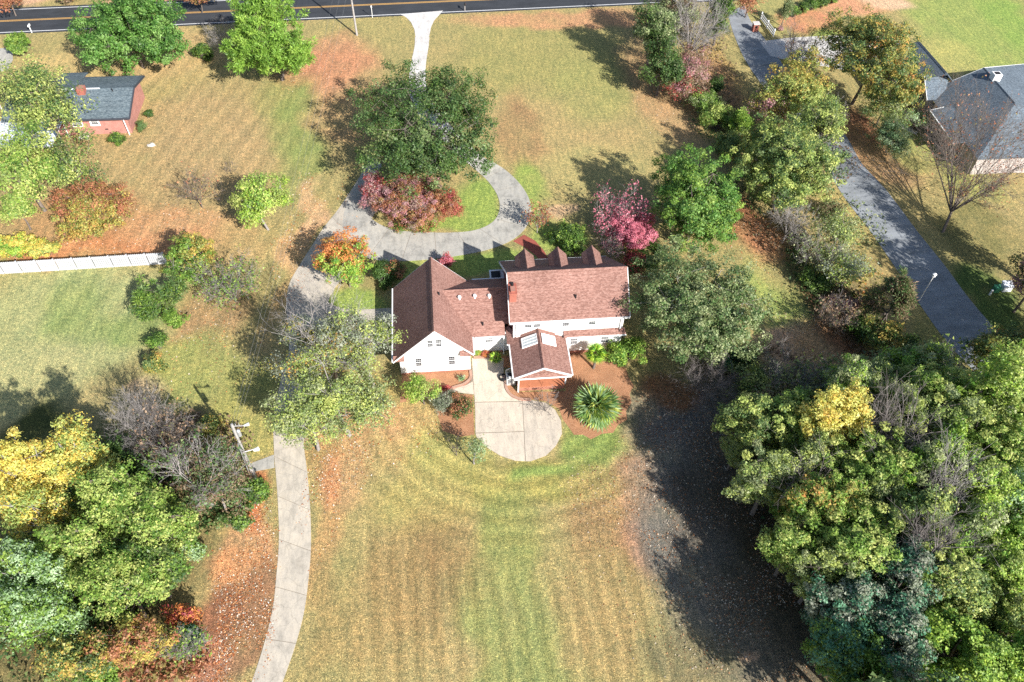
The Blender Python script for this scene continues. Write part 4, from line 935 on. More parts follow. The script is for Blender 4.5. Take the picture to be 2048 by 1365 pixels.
def bare(name, label, cat, px, py, rx, ry, H, seed, bark='twig', leaves=0, pal='brownish', ls=.22, group=None, k1=9, k2=8, k3=6, k4=4, low=.25, base=None, th=1.0):
    """leafless tree or brush: recursively branching limbs and twigs"""
    rs = np.random.RandomState(seed); zc = H*.55; c = G(px, py, zc); k = mpp(px, py, zc); d = c-CAM; sn = -d[2]/np.linalg.norm(d)
    R = rx*k; Ry = min(max(ry*k/sn*.9, .5*R), 1.4*R)
    b = np.array([c[0], c[1], 0.]) if base is None else np.array([*G(*base)[:2], 0.])
    root = thing(name, label, cat, tuple(b), group); sg = Segs(); sh = np.array([c[0], c[1], 0])-b
    tr = .018*H*th; fork = np.array([0, 0, H*low])+sh*.25
    sg.curve((0, 0, -.1), fork, tr*1.3, tr, rs.normal(size=3)*.05, 3)
    lev = []
    for i in range(k1):
        a = 2*math.pi*(i+rs.rand()*.7)/k1; u = .35+.6*rs.rand(); e = sh+np.array([math.cos(a)*R*u, math.sin(a)*Ry*u, H*(.5+.5*math.sqrt(max(0, 1-u*u))*(.75+.3*rs.rand()))])
        lev.append((sg.curve(fork, e, tr*.6, tr*.12, (0, 0, H*.04), 5), np.linalg.norm(e-fork), tr*.4))
    tips = []
    for kk, shrink, ns in ((k2, .42, 3), (k3, .5, 2), (k4, .55, 1)):
        nxt = []
        for q, L, r in lev:
            dirm = q[-1]-q[0]; dirm /= np.linalg.norm(dirm)+1e-9
            for _ in range(kk):
                t = .25+.75*rs.rand(); i = min(int(t*(len(q)-1)), len(q)-2); s0 = q[i]+(q[i+1]-q[i])*(t*(len(q)-1)-i)
                dv = dirm+rs.normal(size=3)*.55+np.array([0, 0, .18]); dv /= np.linalg.norm(dv); l = L*shrink*(.6+.7*rs.rand())
                e = s0+dv*l; e[2] = max(e[2], .1)
                nxt.append((sg.curve(s0, e, max(.010, r*.5), max(.006, r*.12), rs.normal(size=3)*l*.08, ns), l, max(.012, r*.4))); tips.append(e)
        lev = nxt
    me = sg.mesh('branches', 3); o = link('branches', me, M[bark]); o.parent = root
    if leaves:
        tp = np.array(tips); ti = rs.randint(len(tp), size=leaves); p = tp[ti]+rs.normal(size=(leaves, 3))*.22; p[:, 2] = np.maximum(p[:, 2], .08)
        me = leaf_mesh('foliage', p, rs.normal(size=(leaves, 3))+np.array([0, 0, .6]), ls*(.6+.7*rs.rand(leaves)), pick(pal, rs, leaves), .66, None, rs)
        o = link('foliage', me, M['leaf']); o.parent = root
    return root
# ---- upper left
T = tree
T('dense','magnolia_tree','huge rounded dark green magnolia beside the road at the top left','tree',262,64,118,84,10.5,'magnolia',1,.4,1.9,sq=.46)
T('pine','pine_tree','big bright green pine beside the road with rusty needles beneath','tree',545,72,108,86,13,'pine',2,.42,1.8,sq=.46)
T('shrub','round_shrub','upright round green shrub between mailbox and gravel at the upper left corner','shrub',35,87,21,24,3.6,'bright',3,.26,2.)
T('shrub','holly_shrub','small round holly bush between the magnolia and the pine','shrub',404,106,21,18,2.2,'dark',4,.24,1.8,pal2='bright')
bare('bare_shrub','leafless gray shrub left of the roadside pine','shrub',444,82,36,34,4.5,5,k1=8,k2=7,k3=5,k4=3,bark='barkg')
T('shrub','foundation_shrub','small dark clipped shrub against the pink brick end wall','shrub',295,227,10,9,1.2,'dark',6,.18,1.6)
T('shrub','foundation_shrub','brownish clipped shrub at the corner of the pink brick house','shrub',284,250,11,12,1.3,'oak',7,.18,1.6)
T('shrub','boxwood_shrub','bright green bush on the lawn before the pink brick wall','shrub',234,279,17,14,1.6,'bright',8,.2,1.8,pal2='dark')
T('open','sycamore_tree','tall pale green tree overhanging the brick ranch house on the left','tree',95,235,80,82,13,'yellowgreen',9,.36,.6,bark='bark',pal2='oak')
T('open','sycamore_tree','dark olive tree over the left end of the gray ranch house roof','tree',50,176,62,40,11,'oak',159,.34,.5,pal2='yellowgreen')
T('open','sycamore_tree','pale green tree at the left edge below the white patio covers','tree',40,330,75,80,12,'yellowgreen',10,.36,.7,pal2='bright')
T('open','sycamore_tree','leaning pale green tree right of the white patio cover','tree',150,335,58,62,9,'yellowgreen',11,.34,.6,pal2='oak',bark='bark')
T('open','willow_oak_tree','low light green crown at the left edge above the rusty cherry','tree',35,415,42,40,6,'bright',12,.32,.8,pal2='yellowgreen')
T('round','cherry_tree','wide rusty brown cherry tree above the yellow hedge','tree',180,420,95,62,5.5,'rust',13,.26,.95,pal2='autumn',mixdir=(0,-.7,-.2))
T('shrub','forsythia_shrub','yellow green shrub at the left end of the fence','shrub',28,492,55,30,2.4,'lime',14,.24,1.6,pal2='yellow')
T('shrub','forsythia_shrub','yellow hedge shrub touching the fence under the rusty cherry','shrub',88,500,36,20,1.8,'yellowgreen',15,.22,1.6,pal2='yellow')
bare('bare_tree','small dark leafless tree on the tan lawn between cherry and yellow green tree','tree',395,386,58,34,4.2,16,bark='bark',k1=9,k2=7,k3=5,k4=3,leaves=120,pal='rust')
T('open','young_maple_tree','yellow green young tree standing alone in the tan lawn','tree',520,400,60,55,8,'yellowgreen',17,.32,1.05,pal2='lime',bark='barkg')
T('dense','maple_tree','round headed tree with yellow rim at the right end of the white fence','tree',380,518,50,54,6.5,'bright',18,.28,1.6,pal2='autumn',mixdir=(.5,.6,.2),bark='barkg')
bare('viburnum_shrub','wide gray leafless shrub with few green leaves right of the round headed tree','shrub',462,575,62,42,4.2,19,bark='barkg',k1=12,k2=8,k3=6,k4=3,leaves=1300,pal='bright',low=.08)
T('spiky','juniper_shrub','large dark green spiky shrub below the fence end','shrub',312,594,52,50,4.2,'bright',20,.34,1.7,pal2='oak',sq=.5)
T('shrub','laurel_shrub','bright green bush at the lower right of the spiky shrub','shrub',350,635,24,22,1.8,'bright',21,.24,1.7)
T('shrub','azalea_shrub','small dark green bush alone on the lawn, upper of two','shrub',312,684,25,20,1.9,'bright',22,.26,1.3,pal2='dark')
T('shrub','azalea_shrub','small olive brown bush on the lawn, lower of two','shrub',308,726,21,23,2.0,'oak',23,.24,1.5,pal2='autumn')
bare('brush','tiny bare twig bush on the tan lawn far right of the brick house','shrub',460,338,16,10,1.4,24,k1=6,k2=5,k3=4,k4=2,bark='bark')
# ---- beyond the road
T('round','roadside_tree','reddish tree beyond the road at the top left corner','tree',12,-10,34,24,6,'rust',25,.34,.9)
T('shrub','roadside_shrub','brown green brush beyond the road near the magnolia','shrub',130,-14,34,16,3,'brownish',26,.3,1.1,pal2='autumn')
T('round','roadside_tree','rusty tree beyond the road between magnolia and pine','tree',392,-16,44,24,6,'rust',27,.34,.9)
# ---- centre top
T('oakdense','live_oak_tree','giant spreading dark green oak over the loop driveway','tree',852,246,166,126,12,'oak',30,.33,2.5,pal2='dark',sq=.40)
T('round','dogwood_tree','crimson dogwood on the left rim of the loop island','tree',752,380,32,40,4.5,'red',31,.24,1.15,pal2='mauve')
T('dense','crape_myrtle_tree','wide dense mauve tree in the loop island','tree',828,404,96,64,5.2,'mauve',32,.22,1.4,pal2='rust',mixdir=(.5,-.3,0),jitter=.7)
T('round','dogwood_tree','dark red low tree at the right of the loop island','tree',896,408,36,32,3.4,'red',33,.22,1.15,pal2='rust')
T('shrub','groundcover_shrub','brown green low shrub at the foot of the mauve tree','shrub',840,446,56,18,1.6,'rust',34,.22,1.2,pal2='bright')
T('round','orange_maple_tree','orange maple with green lower crown between drive and garage','tree',690,520,63,58,7.2,'orange',35,.26,1.25,pal2='lime',mixdir=(.2,-.8,-.4),bark='bark')
T('shrub','entry_shrub','brownish shrub at the front corner of the garage wing','shrub',795,542,22,24,2.4,'rust',36,.22,1.2,pal2='dark')
T('shrub','holly_shrub','dark green holly left of the garage roof','shrub',764,552,22,30,2.6,'dark',37,.24,1.5)
T('shrub','loropetalum_shrub','small burgundy shrub before the garage front wall','shrub',890,526,19,16,2.0,'pink',38,.2,1.3,pal2='red')
bare('entry_tree','small brown twiggy tree at the start of the brick walkway','tree',1075,444,26,22,3.2,39,bark='barkg',leaves=700,pal='rust',k1=8,k2=6,k3=4,k4=2)
T('shrub','camellia_shrub','dark green shrub left of the pink maple','shrub',1128,466,38,28,2.6,'dark',40,.26,1.4,pal2='lime')
T('shrub','camellia_shrub','wide green shrub between brick walkway and pink maple','shrub',1150,486,36,28,2.8,'bright',41,.26,1.2,pal2='dark')
T('round','japanese_maple_tree','pink red maple behind the right dormer','tree',1262,460,54,48,4.8,'pink',42,.22,1.6)
bare('japanese_maple_tree','gray leafless crown with pink tips behind the pink red maple','tree',1236,438,48,36,5.0,43,bark='barkg',leaves=1500,pal='pink',k1=10,k2=8,k3=6,k4=3)
bare('bare_shrub','pale twiggy shrub between the right dormer and the pink maple','shrub',1222,498,28,24,2.6,44,bark='barkg',leaves=300,pal='mauve',k1=9,k2=7,k3=4,k4=3,low=.08)
T('oakdense','leyland_cypress_tree','tall bright green conifer right of the pink maple','tree',1395,400,92,108,12,'bright',45,.3,2.3,pal2='magnolia',sq=.48)
T('shrub','holly_shrub','dark holly bush between the house roof and the bright conifer','shrub',1300,512,36,34,3.2,'dark',46,.26,1.4)
T('open','red_shrub','dark green and red shrub at the right front corner of the house','shrub',1270,520,30,30,3.0,'dark',47,.24,1.2,pal2='red')
T('round','live_oak_tree','very wide gray green oak directly right of the house','tree',1398,612,146,126,11.5,'oak',48,.28,2.0,pal2='olive',sq=.44,bark='barkg')
T('shrub','podocarpus_shrub','bright yellow green bush at the back right corner of the house','shrub',1255,700,44,40,3.4,'lime',49,.24,1.6,pal2='bright')
T('shrub','understory_shrub','dark green bush below the wide gray green oak','shrub',1480,722,50,30,3.2,'dark',50,.26,1.4,pal2='bluegreen')
# ---- around the garage side
T('open','sycamore_tree','tall thin crowned olive tree left of the garage gable','tree',730,684,92,70,12.5,'yellowgreen',51,.25,.6,bark='barkg',pal2='grayleaf')
T('open','sycamore_tree','tall half bare olive tree over the lower driveway','tree',622,712,88,80,12.5,'grayleaf',52,.25,.6,bark='barkg',pal2='autumn')
T('open','sycamore_tree','broad yellow olive tree between driveway and garage','tree',680,790,122,84,11.5,'olive',53,.25,.72,bark='barkg',pal2='yellowgreen')
T('open','sycamore_tree','lowest olive tree hanging over the lower driveway','tree',618,838,80,60,9,'olive',54,.25,.95,bark='barkg',pal2='yellowgreen')
bare('bare_tree','leafless gray limbs rising through the olive trees beside the driveway','tree',660,700,80,62,12,55,bark='barkg',k1=9,k2=6,k3=5,k4=3)
T('open','crape_myrtle_tree','yellow green small tree before the garage gable wall','tree',846,782,40,33,3.8,'lime',56,.22,1.15,pal2='yellowgreen')
T('spiky','blue_juniper_shrub','blue gray spiky shrub left of the patio','shrub',893,806,27,26,2.0,'grayleaf',57,.22,1.4,bark='barkg')
T('shrub','burgundy_shrub','brown burgundy shrub at the left edge of the patio','shrub',921,808,26,28,2.2,'rust',58,.2,1.1,pal2='dark')
T('shrub','barberry_shrub','tiny crimson shrub on the brick edging under the gable wall','shrub',893,776,9,6,.7,'red',59,.13,1.6)
T('shrub','flower_clump','yellow green flower clump by the breezeway wall','flower',955,706,7,7,.8,'lime',60,.13,1.7,pal2='yellow')
T('shrub','flower_clump','orange red flower clump by the breezeway wall','flower',970,708,8,7,.8,'orange',61,.13,1.7,pal2='red')
T('spiky','yucca','small spiky green plant in the bed before the garage gable','plant',924,756,8,6,.6,'palepal',62,.2,1.6)
# ---- sapling in the back lawn
T('open','sapling','thin young tree with few pale leaves on the back lawn below the patio','tree',948,902,24,26,4.0,'palepal',63,.2,.42,bark='barkg',pal2='olive')
bare('dead_sapling','bare twiggy sapling over the back lawn left of the patio tip','tree',912,895,26,24,2.6,64,bark='bark',k1=6,k2=4,k3=3,k4=2)
# ---- lower left wood
T('round','tulip_poplar_tree','golden yellow tree at the left edge, left of two','tree',62,950,76,78,13,'yellow',70,.27,1.2,pal2='paleyellow',bark='barkg')
T('round','tulip_poplar_tree','golden yellow tree beside the dark cedar in the lower left wood','tree',165,915,66,58,13.5,'yellow',71,.27,1.2,pal2='yellowgreen',bark='barkg')
T('open','tulip_poplar_tree','orange yellow ragged tree with bare limbs at the left edge','tree',82,1035,88,52,10,'yellow',72,.27,.85,pal2='yellowgreen',bark='barkg')
T('cone','cedar_tree','dark green cedar between the golden trees and the gray brush','tree',245,935,36,38,7.5,'dark',73,.28,1.5)
T('canopy','hickory_tree','large yellow green tree in the middle of the lower left wood','tree',245,1010,98,70,12,'yellowgreen',74,.27,1.35,pal2='bright')
T('canopy','hickory_tree','green tree left of the leaf covered slope','tree',305,1065,82,68,11,'bright',75,.27,1.3,pal2='yellowgreen')
T('canopy','sweetgum_tree','green tree below the orange yellow ragged tree','tree',165,1100,92,58,10.5,'bright',76,.27,1.2,pal2='yellowgreen')
T('canopy','holly_tree','pale gray green tree at the lower left edge','tree',62,1150,92,72,11.5,'palepal',77,.27,1.3,pal2='bright',bark='barkg')
T('round','holly_tree','pale silvery tree lowest at the left edge','tree',72,1240,96,56,10,'palepal',78,.27,1.2,pal2='bright',bark='barkg')
T('canopy','hickory_tree','olive green tree at the centre bottom of the lower left wood','tree',245,1180,98,68,10,'yellowgreen',79,.27,1.3,pal2='bright')
T('canopy','hickory_tree','dark olive tree beside the red bush in the lower left wood','tree',300,1140,72,56,9,'bright',80,.27,1.25,pal2='oak')
T('round','sweetgum_tree','mottled orange and green tree at the bottom of the lower left wood','tree',265,1285,92,46,7,'autumn',81,.26,1.15,pal2='rust')
T('round','sweetgum_tree','mixed green tree at the bottom edge, left of the mottled one','tree',150,1320,80,42,7,'oak',82,.26,1.1,pal2='autumn')
T('shrub','sumac_shrub','scarlet bush at the edge of the leaf covered slope','shrub',366,1234,36,26,2.6,'red',83,.24,1.1,pal2='orange')
T('shrub','wood_edge_shrub','dark green shrub below the scarlet bush','shrub',395,1268,38,28,2.6,'dark',84,.24,1.2,pal2='bluegreen')
bare('bare_shrub','gray leafless brush below the scarlet bush at the wood edge','shrub',372,1300,52,36,3.0,85,bark='barkg',k1=10,k2=8,k3=5,k4=3,leaves=500,pal='bright',low=.08)
T('shrub','wood_edge_shrub','bright green low shrub at the bottom edge of the lower left wood','shrub',185,1352,62,26,2.5,'bright',86,.26,1.3)
T('shrub','wood_edge_shrub','green sapling thicket on the upper rim of the leaf covered slope','shrub',368,1098,40,30,2.8,'bright',87,.24,.8,pal2='palepal')
bare('bare_tree','silver gray leafless tree at the top of the lower left wood','tree',292,868,70,52,6.5,88,bark='barkg',k1=12,k2=9,k3=7,k4=4)
bare('bare_tree','brown gray leafless tree below the transformer pole wires','tree',352,890,62,50,6.0,89,bark='twig',k1=11,k2=8,k3=6,k4=4,leaves=1200,pal='brownish')
bare('dead_tree','pale dead tree with thick crooked limbs left of the transformer pole','tree',400,965,78,66,8.5,90,bark='barkg',k1=10,k2=6,k3=5,k4=4,th=1.5,leaves=900,pal='oak')
T('open','wood_edge_tree','olive brown tree wrapping the pale dead tree','tree',420,930,72,58,7,'brownish',91,.24,.6,pal2='oak',bark='barkg')
T('open','wood_edge_tree','dark olive tree just left of the transformer pole','tree',432,985,72,58,6.5,'oak',92,.24,.75,pal2='brownish',bark='barkg')
T('shrub','wood_edge_shrub','bright green shrub at the foot of the transformer pole','shrub',508,990,30,34,2.8,'bright',93,.24,1.4,pal2='dark')
T('shrub','wood_edge_shrub','green shrub at the lower tip of the transformer pole thicket','shrub',470,1046,36,22,2.2,'bright',94,.24,1.1,pal2='oak')
T('shrub','wood_edge_shrub','green and brown shrub behind the transformer pole','shrub',418,862,40,32,3.0,'oak',95,.24,1.1,pal2='autumn')
# ---- tree line at the top right
T('open','pine_tree','dark green tree in the tree line nearest the road','tree',1312,62,46,62,12,'dark',100,.34,1.05,pal2='olive')
bare('bare_tree','tall gray leafless tree in the tree line near the road','tree',1386,70,54,72,11,101,bark='barkg',k1=12,k2=8,k3=7,k4=4)
T('open','oak_tree','thin olive tree behind the gray leafless tree','tree',1352,28,56,50,12,'olive',102,.32,.7,pal2='brownish',bark='barkg')
T('cone','cedar_tree','dark green evergreen overhanging the gate of the asphalt drive','tree',1442,28,36,52,9,'bright',103,.32,1.4,pal2='dark')
T('open','crape_myrtle_tree','pinkish gray half bare tree in the tree line','tree',1378,138,48,48,7,'mauve',104,.28,.7,pal2='brownish',bark='barkg')
T('open','sumac_tree','red leaved small tree in the tree line above the green shrubs','tree',1366,172,40,30,5,'red',105,.26,.55,pal2='brownish')
T('open','oak_tree','dark green tree at the left side of the tree line','tree',1325,128,40,48,9,'dark',106,.32,1.0,pal2='oak')
T('shrub','holly_shrub','upright dark green bush in the tree line beside the asphalt drive','shrub',1434,168,14,26,3.4,'dark',107,.26,1.4)
T('shrub','privet_shrub','green shrub in the middle of the tree line','shrub',1405,206,38,30,3.4,'bright',108,.28,1.2,pal2='olive')
T('shrub','privet_shrub','light olive shrub under the green shrub of the tree line','shrub',1434,236,36,36,3.6,'yellowgreen',109,.28,1.1,pal2='bright')
T('cone','arborvitae_tree','vivid green young conifer in the tree line','tree',1483,248,30,38,5,'lime',110,.28,1.6,pal2='bright')
T('shrub','privet_shrub','olive bush just below the vivid green conifer','shrub',1464,292,38,30,3.4,'yellowgreen',111,.28,1.1,pal2='oak')
T('round','sweetgum_tree','yellow and orange tree above the asphalt drive','tree',1592,176,76,74,10,'yellowgreen',112,.32,1.1,pal2='autumn',mixdir=(0,.5,.5))
T('open','sweetgum_tree','olive tree with purple patches left of the yellow orange tree','tree',1542,212,48,44,7.5,'autumn',113,.3,.8,pal2='mauve')
T('round','pecan_tree','large olive gold tree left of the gray roofed house','tree',1742,112,100,94,13,'autumn',114,.34,1.2,pal2='oak',bark='bark',sq=.4)
T('open','pecan_tree','light yellow olive tree overlapping the beige gable wall','tree',1772,205,52,42,6.5,'yellowgreen',115,.3,.7,pal2='olive')
T('round','oak_tree','large dark olive tree beside the bend of the asphalt drive','tree',1578,325,112,98,12,'oak',116,.32,1.4,pal2='yellowgreen',sq=.42)
T('open','oak_tree','yellow green tree over the bend of the asphalt drive','tree',1636,262,66,62,10.5,'yellowgreen',117,.32,1.0,pal2='oak')
T('open','oak_tree','green tree between the vivid conifer and the dark olive tree','tree',1520,300,46,44,7,'autumn',118,.3,.9,pal2='bright')
T('round','elm_tree','small light green tree in a round mulch ring','tree',1787,270,42,40,5,'palepal',119,.26,1.0,pal2='olive')
T('shrub','border_shrub','pale leafy shrub row beside the white garden path','shrub',1835,245,32,26,2.2,'palepal',120,.26,.8,pal2='yellowgreen')
bare('bare_tree','big leafless tree before the gray roofed house','tree',1935,335,100,86,9.5,121,bark='bark',base=(1885,465),k1=12,k2=12,k3=8,k4=5,leaves=1500,pal='rust',th=1.1,low=.2)
bare('bare_shrub','leafless brush between the green tree and the big oak at the drive bend','shrub',1655,240,38,30,4,122,bark='barkg',k1=9,k2=8,k3=5,k4=3)
bare('bare_tree','leafless pinkish tree over the white concrete drive','tree',1592,108,46,34,6,123,bark='twig',k1=10,k2=8,k3=6,k4=3,leaves=200,pal='rust')
T('cone','hedge_conifer','pointed conifer at the left end of the dark hedge at the top right','hedge',1572,22,14,22,4.5,'olive',124,.3,1.1)
for i,(x,y,l) in enumerate(((1588,24,'first dark green hedge bush from the pointed conifer'),(1606,16,'second dark green hedge bush from the pointed conifer'),(1624,9,'third dark green hedge bush from the pointed conifer'),(1644,3,'fourth dark green hedge bush from the pointed conifer'),(1668,-4,'last dark green hedge bush at the top edge'))):
    T('shrub','hedge_bush',l,'hedge',x,y,14,11,1.8,'dark',125+i,.26,1.6,pal2='bright',group='hedge bushes along the orange mulch')
T('shrub','rose_shrub','tiny dark shrub near the entrance fence','shrub',1562,56,7,4,.8,'mauve',131,.18,1.6)
T('open','bare_maple_tree','thin brown tree above the gate at the top edge','tree',1500,-5,34,22,6,'rust',132,.3,.5,bark='bark')
# ---- thicket between the two lots
bare('bare_tree','gray leafless tree below the large dark olive tree','tree',1578,452,46,42,5,140,bark='barkg',k1=11,k2=8,k3=7,k4=3)
T('open','thicket_tree','pale green thin tree in the thicket right of the gray leafless tree','tree',1680,470,66,52,6.5,'olive',141,.26,.42,pal2='yellowgreen',bark='barkg')
T('open','thicket_tree','pale green thin tree in the middle of the thicket','tree',1700,540,58,46,6,'yellowgreen',142,.26,.45,pal2='grayleaf',bark='barkg')
bare('brush','gray brush in the thicket under the pale green trees','shrub',1640,520,56,44,4,143,bark='barkg',k1=10,k2=8,k3=6,k4=3,leaves=900,pal='olive',low=.1)
T('shrub','thicket_shrub','green shrub on the left rim of the thicket','shrub',1638,556,36,32,2.8,'bright',144,.24,1.0,pal2='oak')
T('cone','cedar_tree','dark olive cedar beside the asphalt drive and lamp post','tree',1786,600,52,68,8.5,'oak',145,.28,1.35,pal2='brownish')
T('shrub','thicket_shrub','pink tinged shrub left of the dark olive cedar','shrub',1692,606,32,26,2.4,'mauve',146,.22,.8,pal2='brownish')
bare('brush','brown brush along the left rim of the lower thicket','shrub',1668,640,48,42,3,147,bark='twig',k1=10,k2=8,k3=6,k4=3,leaves=1100,pal='brownish',low=.1)
T('shrub','thicket_shrub','lime green shrub in the lower thicket','shrub',1722,655,34,30,3,'lime',148,.24,1.1,pal2='oak')
T('open','thicket_tree','green brown tree in the lower thicket under the cedar','tree',1762,672,44,40,5,'autumn',149,.26,.8,pal2='dark')
T('shrub','thicket_shrub','small dark green bush right of the lower thicket','shrub',1822,688,24,20,2.6,'dark',150,.24,1.5)
T('shrub','thicket_shrub','brown shrub in the upper thicket beside the asphalt drive','shrub',1668,420,34,26,2.4,'olive',151,.24,.7,pal2='brownish')
T('round','oak_tree','tall tree off the right edge beside the asphalt drive end','tree',2120,790,80,70,15,'oak',156,.34,1.2)
T('round','oak_tree','orange olive tree at the right edge below the asphalt drive','tree',2005,695,66,54,9,'autumn',152,.27,1.2,pal2='oak')
T('open','oak_tree','shady tree at the right edge near the utility cabinet','tree',2075,560,48,60,9,'mauve',153,.3,.8,pal2='oak')
T('round','oak_tree','tall tree outside the view whose shade falls on the asphalt drive','tree',2235,610,110,110,16,'oak',157,.65,1.1)
T('round','oak_tree','second tall tree outside the view whose shade falls on the drive end','tree',2360,720,110,110,16,'oak',158,.65,1.1)
T('open','oak_tree','large tree off the right edge shading the asphalt drive','tree',2120,690,70,90,13,'oak',154,.34,1.1)
T('open','oak_tree','tall tree off the right edge between patio and cabinet','tree',2130,480,70,80,13,'oak',155,.34,1.1)
# ---- lower right wood
bare('bare_tree','gray leafless tree under the wide gray green oak','tree',1415,775,62,42,5,160,bark='twig',k1=12,k2=9,k3=7,k4=4)
bare('bare_tree','pale leafless tree at the top left of the lower right wood','tree',1580,770,78,40,5,161,bark='barkg',k1=13,k2=9,k3=7,k4=4,leaves=400,pal='olive')
T('open','wood_edge_tree','thin olive tree between the pale leafless tree and the left tip of the wood','tree',1545,805,60,34,5,'olive',164,.26,.8,pal2='brownish')
T('open','wood_edge_tree','olive green tree under the right rim of the wide gray green oak','tree',1500,765,50,34,5.5,'oak',165,.26,.9,pal2='yellowgreen')
bare('bare_tree','gray leafless tree between the two wood edges right of the bright yellow tree','tree',1872,775,46,34,6,162,bark='barkg',k1=11,k2=8,k3=7,k4=4)
wood = [
 (1520,850,82,66,10.5,'oak','yellowgreen','dark olive tree at the left tip of the lower right wood'),
 (1665,852,68,64,14,'paleyellow','yellow','bright yellow tree near the top of the lower right wood'),
 (1735,770,76,54,9,'olive','yellowgreen','gray green tree at the upper rim of the lower right wood'),
 (1832,745,62,50,9,'olive','lime','light green tree right of the gray green rim tree'),
 (1610,920,66,56,11,'olive','yellowgreen','dark olive tree below the bright yellow tree'),
 (1800,850,72,60,13,'olive','bright','pale olive tree right of the bright yellow tree'),
 (1905,870,70,62,13.5,'yellowgreen','olive','yellow olive tree in the upper right of the wood'),
 (1995,795,74,66,17,'lime','yellowgreen','lime green tree at the right edge below the orange olive tree'),
 (2025,890,60,62,14,'yellowgreen','bright','yellow green tree at the right edge, middle height'),
 (1540,960,70,58,10.5,'yellowgreen','oak','yellow green tree on the left rim of the wood'),
 (1640,1010,78,62,12.5,'autumn','bright','mottled green and tan tree in the left half of the wood'),
 (1730,945,70,58,13,'yellowgreen','olive','green tree in the centre of the wood'),
 (1830,960,76,62,13,'olive','autumn','dull olive tree in the centre right of the wood'),
 (1935,980,72,60,14,'lime','olive','light lime tree in the right half of the wood'),
 (2030,1000,62,64,14,'palepal','lime','pale green tree at the right edge, below middle'),
 (1590,1090,62,56,10,'bright','yellowgreen','vivid green tree on the left rim above the blue green trees'),
 (1700,1090,76,60,12,'yellowgreen','bright','yellow green tree above the blue green trees'),
 (1810,1060,72,58,13,'oak','yellowgreen','dark green tree right of the yellow green one'),
 (1910,1090,74,60,12.5,'olive','brownish','thin brownish olive tree in the lower right wood'),
 (2015,1110,66,60,12.5,'bright','lime','bright green tree at the right edge above the corner'),
 (1690,1210,74,60,10,'bluegreen','grayleaf','blue green tree on the left rim at the bottom'),
 (1680,1300,66,56,9,'bluegreen','bright','pale blue green tree near the bottom edge'),
 (1800,1165,76,60,12,'bluegreen','bright','deep blue green tree with light green top'),
 (1905,1190,78,62,11.5,'oak','yellowgreen','green tree between the blue green ones and the corner'),
 (2005,1210,72,60,11.5,'oak','bright','dark green tree near the lower right corner'),
 (1790,1280,78,60,10.5,'bluegreen','bright','dark blue green tree at the bottom of the wood'),
 (1900,1300,78,58,11,'bright','yellowgreen','green tree at the bottom edge, second from the corner'),
 (2010,1320,76,60,11,'lime','bright','yellow green tree in the lower right corner'),
 (1740,1365,70,40,8,'bright','bluegreen','bright green tree cut by the bottom edge'),
 (1990,1160,60,50,13,'lime','yellowgreen','lime tree between the pale green and bright green ones at the right edge'),
 (1880,925,64,50,13,'lime','yellowgreen','lime topped tree beside the dull olive tree'),
 (1960,920,60,50,14,'yellowgreen','lime','yellow green crown between the two right edge trees'),
 (1590,860,60,46,10.5,'yellowgreen','olive','yellow olive crown between the left tip and the bright yellow tree'),
 (1690,790,56,44,11,'olive','yellowgreen','small olive crown above the bright yellow tree'),
 (1660,960,60,46,11.5,'yellowgreen','autumn','yellow crown above the mottled green and tan tree'),
 (1860,800,58,46,12,'yellowgreen','olive','yellow green crown below the light green rim tree'),
 (1640,1150,56,44,9.5,'yellowgreen','bright','small yellow green crown on the left rim'),
 (1750,1010,60,46,12,'olive','yellowgreen','olive crown in the middle of the wood'),
 (1860,1150,60,46,12,'yellowgreen','olive','yellow olive crown above the green bottom trees'),
 (1470,905,30,34,5.5,'yellowgreen','oak','small yellow green tree at the left tip of the wood'),
]
for i,(x,y,rx,ry,H,p1,p2,l) in enumerate(wood):
    shared_tree('canopy' if i%3 else 'open','wood_tree',l,'tree',x,y,rx*1.18,ry*1.18,H,p1,200+i,'trees of the lower right wood',ls=.28,cover=1.7,pal2=p2)
OUT = ('below the bottom edge','below the bottom edge near the corner','off the corner','off the right edge above the corner','off the right edge, lower middle','off the right edge, middle','below the bottom edge under the blue green trees')
for i,(x,y) in enumerate(((1850,1440),(1960,1460),(2110,1320),(2140,1150),(2150,1000),(2140,860),(1740,1440))):
    T('round','wood_tree','olive wood tree outside the view, '+OUT[i],'tree',x,y,90,80,(15,15,11,11,11,11,13)[i],'oak',260+i,.42,1.1,bark='barkg',group='wood trees beyond the corner')
for i,(x,y,l) in enumerate(((1758,905,'bare gray limbs beside the bright yellow tree'),(1850,1010,'bare limbs showing in the centre of the wood'),(1590,1010,'bare pinkish twigs on the left rim of the wood'),(1700,900,'bare twigs under the bright yellow tree'),(1820,1120,'bare twigs in the lower centre of the wood'))):
    bare('bare_tree',l,'tree',x,y,42,34,13 if x>1750 else 10,280+i,bark='barkg' if i%2 else 'twig',k1=9,k2=7,k3=6,k4=3,group='bare trees in the lower right wood')

